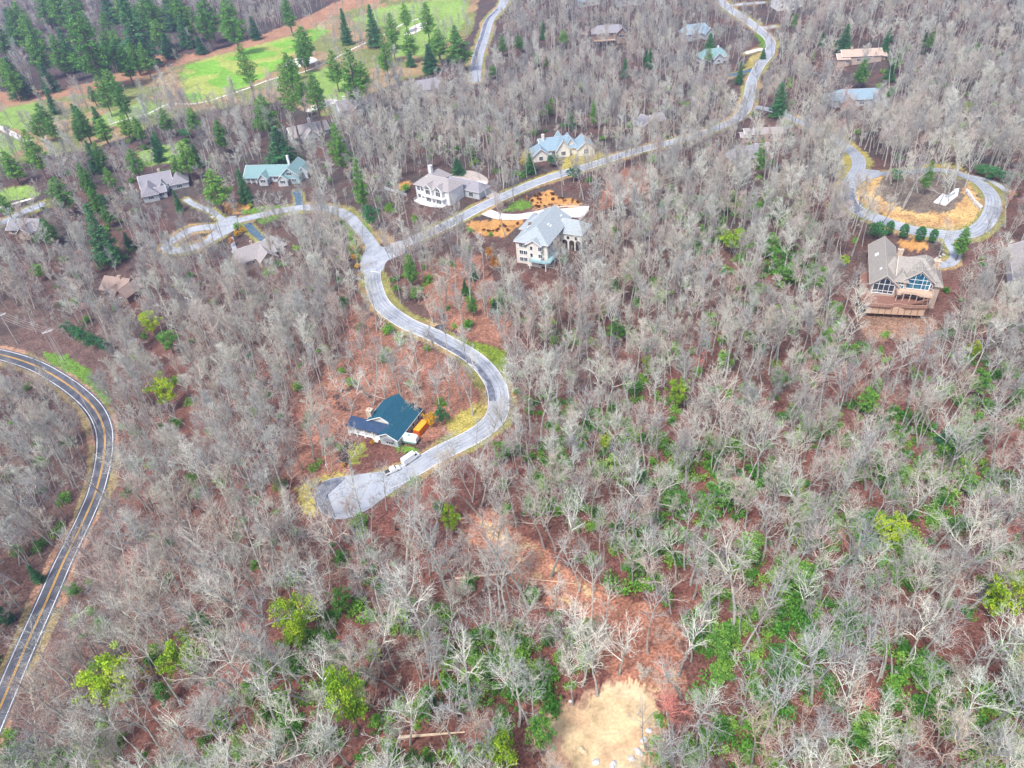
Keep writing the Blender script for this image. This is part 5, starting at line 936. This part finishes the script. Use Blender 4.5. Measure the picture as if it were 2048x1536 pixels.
# ------------------------------------------------------------------ utility poles and wires
M['pole'] = mat('weathered pole wood', (.42,.40,.37), (.52,.50,.47), 2); M['wire'] = mat('power line', (.40,.37,.33), (.48,.44,.40), 1)
tops = []
for (px, py, lab) in ((36, 688, 'grey utility pole nearest the left edge by the two-lane road'), (128, 722, 'grey utility pole beside the dark shrubs inside the road bend')):
    p = G(px, py); e = empty('utility_pole', tuple(p)); tag(e, lab, 'pole', 'utility poles along the two-lane road'); H = 15.5
    b = MB(); tube(b, [(0, 0, -.5), (0, 0, H)], [.24, .17], 8, True); b.build('pole', M['pole'], e)
    t = []
    for k, dy in enumerate((-.45, .45)):
        b = MB(); b.cbox((0, dy, H-.7), .22, .18, .2); b.V = []; b.F = []; b.bar((-1.6, dy-1.0, H-.7-.0), (1.6, dy+1.0, H-.7), .13); b.build('crossarm', M['white_trim'], e)
    for sx in (-1.5, -.5, .6, 1.5):
        b = MB(); tube(b, [(sx, sx*.62, H-.6), (sx, sx*.62, H-.15)], [.10, .07], 6, True); b.build('insulator', M['white_trim'], e); t.append(p+Vector((sx, sx*.62, H-.2)))
    tops.append(t)
def wire(a, b, sag, r=.045):
    pts = [a+(b-a)*(i/14)-Vector((0, 0, sag*4*(i/14)*(1-i/14))) for i in range(15)]; m_ = MB(); tube(m_, pts, [r]*15, 4); return m_
left_end = G(-90, 672)+Vector((0, 0, 15)); far_end = G(215, 1010)+Vector((0, 0, 2))
wl_ = ['lowest','second','third','topmost']
for i in range(4):
    o = wire(tops[0][i], tops[1][i], .9).build('power_line', M['wire']); tag(o, 'thin overhead wire between the two utility poles, %s strand' % wl_[i], 'wire', 'overhead wires')
    o = wire(left_end+Vector((0, i*.8, 0)), tops[0][i], 1.0).build('power_line', M['wire']); tag(o, 'thin overhead wire leaving the left utility pole past the left edge, %s strand' % wl_[i], 'wire', 'overhead wires')
for i, (px, py) in enumerate(((135,800),(150,830),(175,850))):
    o = wire(tops[1][i], G(px+80, py+85)+Vector((0, 0, 9)), .8, .035).build('power_line', M['wire']); tag(o, 'thin wire running from the right utility pole across the two-lane road, %s strand' % wl_[i], 'wire', 'overhead wires')
# guard rail along the inside of the bend
e = empty('guard_rail', (float(HW[40][0]), float(HW[40][1]), 0)); L0 = Vector(e.location); n_ = offs(HW); b = MB(); ps = MB()
idx = [i for i in range(len(HW)) if 150 < proj(HW[i][0], HW[i][1], T(*HW[i]))[0] < 212 and 800 < proj(HW[i][0], HW[i][1], T(*HW[i]))[1] < 885]
px_ = proj(HW[idx[5]][0]+n_[idx[5]][0]*4, HW[idx[5]][1]+n_[idx[5]][1]*4, float(T(*HW[idx[5]])))[0]; px2 = proj(HW[idx[5]][0]-n_[idx[5]][0]*4, HW[idx[5]][1]-n_[idx[5]][1]*4, float(T(*HW[idx[5]])))[0]
sgn = 1 if px_ < px2 else -1; q = [Vector((HW[i][0]+sgn*n_[i][0]*3.7-L0.x, HW[i][1]+sgn*n_[i][1]*3.7-L0.y, float(T(*HW[i])))) for i in idx]
tube(b, [v+Vector((0, 0, .65)) for v in q], [.13]*len(q), 4); b.build('rail', M['steel'], e); tag(e, 'pale steel guard rail inside the bend of the two-lane road', 'guard rail')
for i, v in enumerate(q[::2]): m_ = MB(); m_.bar(tuple(v), tuple(v+Vector((0, 0, .75))), .08); m_.build('post', M['pole'], e)
# roadside markers and mailboxes
for px, py, lab in ((33, 735, 'short orange marker post beside the two-lane road near the left edge'), (1054, 398, 'dark mailbox post on the verge of the kerbed road above the orange mulch'), (1527, 101, 'dark mailbox on the upper cross drive'), (452, 436, 'dark mailbox at the mouth of the shingled house drive')):
    p = G(px, py); e = empty('marker_post' if 'orange' in lab else 'mailbox', tuple(p)); tag(e, lab, 'post' if 'orange' in lab else 'mailbox')
    b = MB(); b.box(-.09,.09,-.09,.09,0,1.2); b.build('post', M['orangep'] if 'orange' in lab else M['rubber'], e); b = MB(); b.box(-.3,.3,-.16,.16,1.2,1.5) if 'mailbox' in lab else b.box(-.12,.12,-.12,.12,1.2,1.3); b.build('box' if 'mailbox' in lab else 'cap', M['orangep'] if 'orange' in lab else M['rubber'], e)

# ------------------------------------------------------------------ boulders, logs, stone wall, slab
M['rock'] = mat('pale boulder', (.50,.48,.47), (.72,.70,.68), 1.2, detail=8); M['rock_t'] = mat('tan boulder', (.62,.48,.30), (.76,.62,.42), 1.2, detail=8); M['log'] = mat('bare fallen log', (.52,.38,.26), (.66,.52,.38), 1.5)
def rock(px, py, s, m_, lab, grp):
    s *= .72; r = np.random.default_rng(int(px*7+py)); p = G(px, py); V = []; F = []; nu, nv = 9, 6
    for j in range(nv+1):
        for i in range(nu):
            a = 2*math.pi*i/nu; b = math.pi*j/nv-math.pi/2; k = 1+.22*math.sin(a*2+px)+r.normal(0, .09); V.append((math.cos(a)*math.cos(b)*s*k, math.sin(a)*math.cos(b)*s*.75*k, max(-.3, math.sin(b)*s*.55*k+.2*s)))
    for j in range(nv):
        for i in range(nu): F.append((j*nu+i, j*nu+(i+1) % nu, (j+1)*nu+(i+1) % nu, (j+1)*nu+i))
    o = mesh_obj('boulder', V, F, m_); o.location = p; o.rotation_euler = (0, 0, px); tag(o, lab, 'boulder', grp)
g_ = 'boulders round the straw clearing'
rock(1165,1502,1.25,M['rock_t'],'squarish tan boulder at the lower left of the straw clearing',g_); rock(1192,1525,1.1,M['rock'],'grey boulder between the tan boulder and the bottom edge',g_); rock(1226,1533,1.4,M['rock'],'white boulder at the bottom edge under the straw clearing',g_); rock(1262,1518,.95,M['rock'],'rounded pale boulder right of the white bottom-edge boulder',g_)
rock(1278,1505,1.2,M['rock'],'upright grey boulder on the right rim of the straw clearing',g_); rock(1286,1494,1.0,M['rock_t'],'tan boulder just above the upright grey boulder',g_); rock(1288,1481,1.1,M['rock'],'pale boulder third from top on the clearing rim',g_); rock(1298,1462,.9,M['rock'],'small white boulder topmost on the right clearing rim',g_); rock(1141,1403,.55,M['rock'],'small pale stone left of the top of the straw clearing',g_)
g_ = 'landscape boulders beside the lanes'
for i, (a, b_, s) in enumerate(((424,435,1.1),(428,433,.9),(434,436,.8),(437,439,.7))): rock(a, b_, s, M['rock'], ('largest','second','third','smallest')[i]+' pale boulder in the row at the shingled house drive', g_)
for i, (a, b_, s) in enumerate(((515,417,.8),(524,415,.9),(533,414,.7))): rock(a, b_, s, M['rock_t'], ('left','middle','right')[i]+' low tan rock in front of the green-roofed house', g_)
for i, (a, b_, s) in enumerate(((1873,516,.7),(1880,513,.8),(1887,510,.9))): rock(a, b_, s, M['rock'], ('left','middle','right')[i]+' white rock beside the curved drive of the tan mansion', g_)
rock(330,506,1.6,M['rock_t'],'long pale ledge rock at the tip of the upper lane loop',g_); rock(653,930,.6,M['rock'],'small white rock under the dark tree left of the teal-roofed house',g_)
def log(p0, p1, r, lab):
    a, c = G(*p0), G(*p1); m_ = MB(); pts = [a+(c-a)*t+Vector((0, 0, r*.7)) for t in (0, .3, .6, 1)]
    for i, q_ in enumerate(pts): q_.z = float(T(q_.x, q_.y))+r*.7
    tube(m_, pts, [r, r*.95, r*.8, r*.45], 7, True); L = (c-a).length
    for t, s in ((.6, 1), (.75, -1), (.88, 1)):
        q_ = a+(c-a)*t; q_.z = float(T(q_.x, q_.y))+r*.7; d = (c-a).normalized(); tube(m_, [q_, q_+d*L*.1+Vector((-d.y, d.x, .3))*s*L*.09], [r*.35, r*.1], 4)
    o = m_.build('fallen_log', M['log']); tag(o, lab, 'log', 'fallen logs')
log((910,1158),(1035,1146),.28,'long fallen tan log lying left of the leaf-covered track'); log((800,1475),(930,1465),.30,'fallen tan log near the bottom edge left of the yellow-green tree'); log((1960,668),(2012,648),.25,'fallen trunk on the slope right of the tan mansion'); log((1205,1470),(1255,1466),.12,'thin branch lying across the straw clearing'); log((1060,1158),(1150,1168),.14,'thin fallen log across the leaf-covered track'); log((1268,395),(1370,355),.15,'thin fallen trunk on the red slope right of the concrete court')
# island slab and stone wall
M['slabm'] = mat('white stone slab', (.70,.68,.68), (.82,.80,.80), .5, detail=8)
P = [G(*q_) for q_ in cr(5.278,1660,270,[(1090,715),(1190,625),(1240,650),(1320,575),(1362,570),(1345,650),(1290,690),(1220,750)])]; c = sum(P, Vector())/len(P)
b = MB(); n = len(P); V = [(q_.x-c.x, q_.y-c.y, .45+float(T(q_.x, q_.y))-c.z) for q_ in P]; b.slab(V, .8); e = empty('stone_terrace', tuple(c)); tag(e, 'angular white stone terrace inside the loop road island', 'terrace'); b.build('slab', M['slabm'], e)
b = MB(); b.cbox((1.5, .6, .75), 3.5, .5, 1.0, .6); b.cbox((-1.2, -1.0, .65), 2.2, 1.0, .7, .4); b.build('bench_block', WM['greyw'], e)
P = [G(*q_) for q_ in cr(5.278,1660,270,[(1430,600),(1480,670),(1530,740),(1590,790)])]; c = P[0].copy(); e = empty('stone_wall', tuple(c)); tag(e, 'dry stone wall slanting across the straw mulch of the loop island', 'wall'); b = MB(); cp = MB()
rr = random.Random(3)
for a, d in zip(P[:-1], P[1:]):
    for i in range(10):
        for lv in range(4):
            q_ = a+(d-a)*((i+rr.random()*.5)/10)-c; b.cbox((q_.x+rr.uniform(-.2,.2), q_.y+rr.uniform(-.2,.2), q_.z+.2+lv*.38), rr.uniform(.5,.9), rr.uniform(.4,.7), .36, rr.uniform(0,3))
b.build('stones', M['rock'], e)
# wooden fence along the white mansion terrace garden
for nm, pts, lab in (('garden_fence', cr(6.4,740,310,[(190,430),(290,370),(420,315)]), 'thin grey garden fence behind the white bay-window mansion'), ('garden_wall', cr(6.4,740,310,[(190,440),(330,480),(470,525)]), 'low grey garden wall left of the white bay-window mansion')):
    P = [G(*q_) for q_ in pts]; e = empty(nm, tuple(P[0])); tag(e, lab, 'fence' if 'fence' in nm else 'wall'); b = MB()
    for a, d in zip(P[:-1], P[1:]):
        L = (d-a).length; k = int(L/2.2); a = a-P[0]; d = d-P[0]
        if 'wall' in nm: b.cbox(((a.x+d.x)/2, (a.y+d.y)/2, (a.z+d.z)/2+.5), L+.3, .5, 1.5, math.atan2(d.y-a.y, d.x-a.x))
        else:
            for i in range(k+1): q_ = a+(d-a)*(i/k); b.bar(tuple(q_), tuple(q_+Vector((0,0,1.2))), .08)
            for z in (.5, 1.0): b.bar(tuple(a+Vector((0,0,z))), tuple(d+Vector((0,0,z))), .05)
    b.build('panels', WM['greyw'], e)
# garden shrubs dotted over the orange mulch beds
rr = random.Random(11); k = 0
tb, cb = conifer(260, 1.1, .6, 'round', leaf_mat('rusty shrub leaves', (.16,.05,.02), (.24,.08,.03), (.16,.16,.04)), leaf=.2, nleaf=160)
for zi, num in ((0, 34), (1, 16)):
    Pz = Z_MULCH[zi]; xs = [q_[0] for q_ in Pz]; ys_ = [q_[1] for q_ in Pz]; n_ok = 0
    while n_ok < num:
        x, y = rr.uniform(min(xs), max(xs)), rr.uniform(min(ys_), max(ys_))
        if not bool(inpoly([x], [y], Pz)[0]): continue
        n_ok += 1; p = G(x, y); e = empty('mulch_shrub', tuple(p)); s = rr.uniform(.7, 1.4); e.scale = (s, s, s)
        o = bpy.data.objects.new('crown', cb); scene.collection.objects.link(o); o.parent = e
        later(e, 'small rust-brown mulch shrub', 'shrub', 'small shrubs on orange mulch '+('above' if zi == 0 else 'left of')+' the tall house', x, y)

# ------------------------------------------------------------------ hand placed bare trees: base pixel, variant, tone, scale
HB = [(1238,1350,6,'pale',1.15),(1196,1393,7,'pale',1.05),(1296,1308,3,'grey',1.0),(1292,1500,3,'grey',.7),(1345,1462,0,'red',.85),(980,1318,5,'grey',1.0),(1025,1398,6,'pale',.95),(1158,1185,2,'grey',.9),(1250,1110,1,'grey',1.0),(1370,1140,3,'grey',1.0),
 (340,1185,1,'grey',1.05),(300,1235,1,'pale',1.0),(95,1080,3,'grey',1.05),(108,1072,1,'grey',1.1),(62,1140,3,'grey',1.1),(40,1170,8,'grey',1.05),(20,1195,3,'grey',1.0),(130,1010,3,'grey',1.0),(700,840,8,'pale',.95),(688,815,7,'pale',.8),(722,905,5,'grey',.55),
 (850,812,3,'pale',.95),(862,808,8,'grey',.95),(835,803,3,'grey',.9),(900,818,3,'pale',1.0),(907,825,8,'grey',.95),(925,800,3,'grey',.85),(943,795,3,'pale',.9),(785,745,8,'pale',.9),(765,700,3,'pale',.8),(810,720,5,'grey',.7),(940,600,3,'pale',.9),(970,615,8,'pale',.85),(1005,640,6,'grey',.7),
 (1690,665,7,'pale',1.1),(1668,670,2,'grey',.8),(1755,790,3,'grey',.9),(2000,750,8,'pale',1.1),(2040,780,3,'grey',1.1),(1940,760,1,'grey',1.0),(1835,610,7,'pale',.85),(1990,690,5,'pale',1.0),(1872,525,6,'grey',.95),(1965,470,3,'grey',.8),(1735,468,6,'grey',.75),
 (1806,413,3,'pale',.95),(1836,386,8,'pale',.95),(1829,380,3,'grey',.9),(1790,385,3,'grey',.85),(1873,370,3,'pale',.85),(1876,412,6,'grey',.9),(1896,405,2,'pale',.9),(1930,375,7,'grey',1.0),
 (1600,1225,6,'pale',.95),(1735,1220,7,'pale',1.0),(1810,1330,6,'pale',1.1),(1950,1370,7,'pale',1.15),(1990,1105,6,'grey',1.0),(1910,1480,6,'pale',1.2),(1700,1470,7,'pale',1.1),(1480,1450,5,'grey',1.0),(1390,1500,6,'grey',1.0),(600,1500,6,'pale',1.1),(820,1490,7,'pale',1.05),(700,1530,6,'grey',1.1),(380,1480,2,'pale',1.0),(150,1480,5,'grey',1.0),
 (180,632,6,'red',.5),(520,1285,6,'red',.55),(722,700,5,'red',.6),(610,845,10,'red',.5),(2035,425,6,'red',.6),(2010,420,5,'red',.5),(1460,985,6,'red',.45),(1690,1120,5,'red',.5),(1985,1110,5,'red',.6),(1410,560,5,'red',.5),(1200,720,5,'red',.45),(1690,215,5,'red',.55),(1750,212,5,'red',.5),(1400,740,10,'red',.55),(1700,1450,6,'red',.6),(860,760,5,'red',.35),(905,395,10,'red',.45),(945,390,10,'red',.5),
 (1060,300,3,'pale',.9),(1180,370,3,'grey',.8),(1215,440,3,'pale',.95),(1240,410,8,'grey',.9),(1160,395,3,'grey',.8),(1128,370,8,'grey',.8),(900,470,5,'grey',.75),(880,455,3,'grey',.8),(1000,440,3,'grey',.75),(990,410,3,'grey',.8),(975,400,8,'grey',.9),(1010,320,1,'grey',1.0),(470,430,5,'grey',.5),(545,425,3,'grey',.55),(520,425,5,'grey',.5),(500,400,7,'pale',.6)]
TONES = {'grey': 'grey-barked', 'pale': 'pale silvery', 'tan': 'tan-twigged', 'red': 'red-budding'}
SHAPE = {0:'broad',1:'tall',2:'spreading',3:'tall slender',4:'crooked',5:'twin-stemmed',6:'wide gnarled',7:'open gnarled',8:'tall narrow',9:'small rounded',10:'multi-stemmed',11:'rounded'}
hand = []
nb = 0
for px, py, vi, tone, sc in HB:
    p = G(px, py); hand.append((p.x, p.y)); e = place_bare(p.x, p.y, vi, tone, sc*.78, random.uniform(0, 6.28), (random.uniform(-.04, .04), random.uniform(-.04, .04)))
    pt = proj(p.x, p.y, p.z+BV[vi][2]*sc*.6); later(e, SHAPE[vi]+' '+TONES[tone]+' leafless tree', 'bare tree', 'bare deciduous trees', float(pt[0]), float(pt[1])); nb += 1
# scattered wood
X, Y = scatter(3.95, .0014, 21); D, PX, PY, C = density(X, Y); r = np.random.default_rng(5)
PX2, PY2, _c = proj(X, Y, T(X, Y)+20)
near_out = (PY > 1536) | (PY < 0)
vis = (np.maximum(PX, PX2) > -60) & (np.minimum(PX, PX2) < 2110) & (PY2 < 1600) & (PY > -40) & (C > 30)
marg = (PX > -420) & (PX < 2470) & (PY > -130)
D = D*sight(X, Y); ingr = np.zeros(len(X), bool)
for zp in GREENZ: ingr |= inpoly(PX, PY, zp)
keep = (r.random(len(X)) < D*np.where(ingr, .92, 1.0)) & (vis | marg)
for hx, hy in hand: keep &= np.hypot(X-hx, Y-hy) > 3.2
for ex, ey, er in evpos: keep &= np.hypot(X-ex, Y-ey-1) > min(er, 5)*.75
X, Y, C, PX2, PY2, vis, PYb = X[keep], Y[keep], C[keep], PX2[keep], PY2[keep], vis[keep], PY[keep]
order = np.argsort(C); Nind = 300-nb; ind = [i for i in order if vis[i]][:Nind]; ind_set = set(ind)
wts = np.array([.9,1.7,.5,2.0,.7,.8,.35,.35,2.0,.8,.5,1.0])
for i in ind:
    vi = int(r.choice(12, p=wts/wts.sum())); tone = ('grey', 'pale', 'tan')[int(r.choice(3, p=[.45, .3, .25]))]; sc = float(np.clip(r.normal(.65, .15), .34, 1.0))*(1.0+.12*float(np.clip((PYb[i]-950)/450, 0, 1)))
    e = place_bare(X[i], Y[i], vi, tone, sc, r.uniform(0, 6.28), (r.normal(0, .04), r.normal(0, .04))); later(e, SHAPE[vi]+' '+TONES[tone]+' leafless tree', 'bare tree', 'bare deciduous trees', float(PX2[i]), float(PY2[i]))
rest = np.array([i for i in range(len(X)) if i not in ind_set])
print('bare individuals', len(ind)+nb, 'stuff trees', len(rest))
def instancer(name, label, pts, idx, rot, scl, protos):
    me = bpy.data.meshes.new(name); me.vertices.add(len(pts)); me.vertices.foreach_set('co', np.asarray(pts, np.float32).ravel())
    for nm, tp, dat in (('vi', 'INT', np.asarray(idx, np.int32)), ('sc', 'FLOAT', np.asarray(scl, np.float32))):
        a = me.attributes.new(nm, tp, 'POINT'); a.data.foreach_set('value', dat)
    a = me.attributes.new('rot', 'FLOAT_VECTOR', 'POINT'); a.data.foreach_set('vector', np.asarray(rot, np.float32).ravel())
    o = bpy.data.objects.new(name, me); scene.collection.objects.link(o); tag(o, label, kind='stuff')
    ng = bpy.data.node_groups.new(name, 'GeometryNodeTree'); ng.interface.new_socket('Geometry', in_out='INPUT', socket_type='NodeSocketGeometry'); ng.interface.new_socket('Geometry', in_out='OUTPUT', socket_type='NodeSocketGeometry')
    n = ng.nodes; l = ng.links; gi = n.new('NodeGroupInput'); go = n.new('NodeGroupOutput'); jn = n.new('GeometryNodeJoinGeometry')
    for pr in reversed(protos):
        oi = n.new('GeometryNodeObjectInfo'); oi.inputs['Object'].default_value = pr; oi.inputs['As Instance'].default_value = True; l.new(oi.outputs['Geometry'], jn.inputs[0])
    ip = n.new('GeometryNodeInstanceOnPoints'); l.new(gi.outputs[0], ip.inputs['Points']); l.new(jn.outputs[0], ip.inputs['Instance']); ip.inputs['Pick Instance'].default_value = True
    def na(nm, tp):
        a = n.new('GeometryNodeInputNamedAttribute'); a.data_type = tp; a.inputs[0].default_value = nm; return a.outputs[0]
    l.new(na('vi', 'INT'), ip.inputs['Instance Index']); l.new(na('rot', 'FLOAT_VECTOR'), ip.inputs['Rotation']); l.new(na('sc', 'FLOAT'), ip.inputs['Scale']); l.new(ip.outputs[0], go.inputs[0])
    md = o.modifiers.new('scatter', 'NODES'); md.node_group = ng; return o
def merged(name, t, b, mt, mb_):
    V = t.V+b.V; k = len(t.V); F = t.F+[tuple(i+k for i in f) for f in b.F]; me = bpy.data.meshes.new(name); me.from_pydata(V, [], F); me.materials.append(mt); me.materials.append(mb_)
    mi = np.zeros(len(F), np.int32); mi[len(t.F):] = 1; me.polygons.foreach_set('material_index', mi); me.update(); return bpy.data.objects.new(name, me)
protos = [merged('bare_tree_source', t, b, M['trunk'], M['bark']) for t, b, h_ in BV+BVD]
vi = r.choice(12, size=len(rest), p=wts/wts.sum())+12*(C[rest]+r.normal(0, 30, len(rest)) > 215); sc = np.clip(r.normal(.71, .17, len(rest)), .35, 1.1); sc = sc*(1+.10*np.clip((PYb[rest]-950)/450, 0, 1)); rot = np.stack([r.normal(0, .04, len(rest)), r.normal(0, .04, len(rest)), r.uniform(0, 6.28, len(rest))], 1)
instancer('bare_woodland', 'leafless grey and tan woodland covering the slopes beyond the nearest trees', np.stack([X[rest], Y[rest], T(X[rest], Y[rest])], 1), vi, rot, sc, protos)
# understorey: bare saplings, laurel shrubs
SV = []
for i in range(5):
    tr, br = bare_variant(300+i, 7.5-.5*i, 1.0, .25, 7, .16, .62, .8, 1+(i % 3)); SV.append(merged('sapling_source', tr, br, M['trunk'], M['bark']))
X, Y = scatter(5.6, .0035, 33, 700); D, PX, PY, C = density(X, Y); mk = (r.random(len(X)) < np.where(D < .02, 0, .25+.6*D)*.62) & (PX > -300) & (PX < 2350) & (PY < 1900); X, Y = X[mk], Y[mk]; n = len(X)
instancer('brushwood', 'thin leafless saplings and brush filling the gaps between the trunks', np.stack([X, Y, T(X, Y)], 1), r.integers(0, 5, n), np.stack([r.normal(0, .08, n), r.normal(0, .08, n), r.uniform(0, 6.28, n)], 1), np.clip(r.normal(.8, .25, n), .3, 1.3), SV)
LV = []
for i in range(5):
    rr_ = np.random.default_rng(400+i); pts = []; sz = []; ti = []
    for k in range(9+2*i):
        a = rr_.uniform(0, 6.28); d = rr_.uniform(0, 1.6); c = np.array([math.cos(a)*d, math.sin(a)*d, rr_.uniform(.5, 2.3)*(1-.25*d)]); q = rr_.normal(0, .36, (34, 3)); t = rr_.random()
        pts += list(c+q); sz += list(rr_.uniform(.22, .46, 34)); ti += list(np.clip(t+rr_.normal(0, .12, 34), 0, 1))
    LV.append(bpy.data.objects.new('laurel_source', leafmesh('laurel_source', pts, sz, ti, M['laurel'], rr_)))
X, Y = scatter(2.4, .003, 44, 480); D, PX, PY, C = density(X, Y)
g = np.zeros(len(X)) + .09
g[(PX > 1000) & (PY > 560)] = .32
for zp in GREENZ: g[inpoly(PX, PY, zp)] = 1.15
g[PY > 1480] = np.maximum(g[PY > 1480], .3)
cl = n2(X, Y, 9, 2)+.6*n2(X, Y, 4, 5); g = g*np.clip(.8+1.7*cl, 0, 2.2)
mk = (r.random(len(X)) < g) & (D > .2) & (PX > -300) & (PX < 2350) & (PY < 1900); X, Y = X[mk], Y[mk]; n = len(X); print('laurels', n)
instancer('laurel_thicket', 'green laurel understorey spread beneath the bare trees', np.stack([X, Y, T(X, Y)], 1), r.integers(0, 5, n), np.stack([np.zeros(n), np.zeros(n), r.uniform(0, 6.28, n)], 1), np.clip(r.normal(.95, .32, n), .35, 1.9), LV)
flush_labels()

# ------------------------------------------------------------------ haze
hz = MB(); hz.box(-2500, 2500, -300, 3200, -60, CH+320)
hm = bpy.data.materials.new('haze air'); hm.use_nodes = True; nt = hm.node_tree; nt.nodes.remove(nt.nodes['Principled BSDF'])
pv = nt.nodes.new('ShaderNodeVolumePrincipled'); pv.inputs['Color'].default_value = (.56, .60, 1, 1); pv.inputs['Density'].default_value = .00022; pv.inputs['Anisotropy'].default_value = .2
nt.links.new(pv.outputs[0], nt.nodes['Material Output'].inputs['Volume']); o = hz.build('haze', hm); tag(o, kind='stuff'); o['label'] = 'thin blue air softening the far slopes'
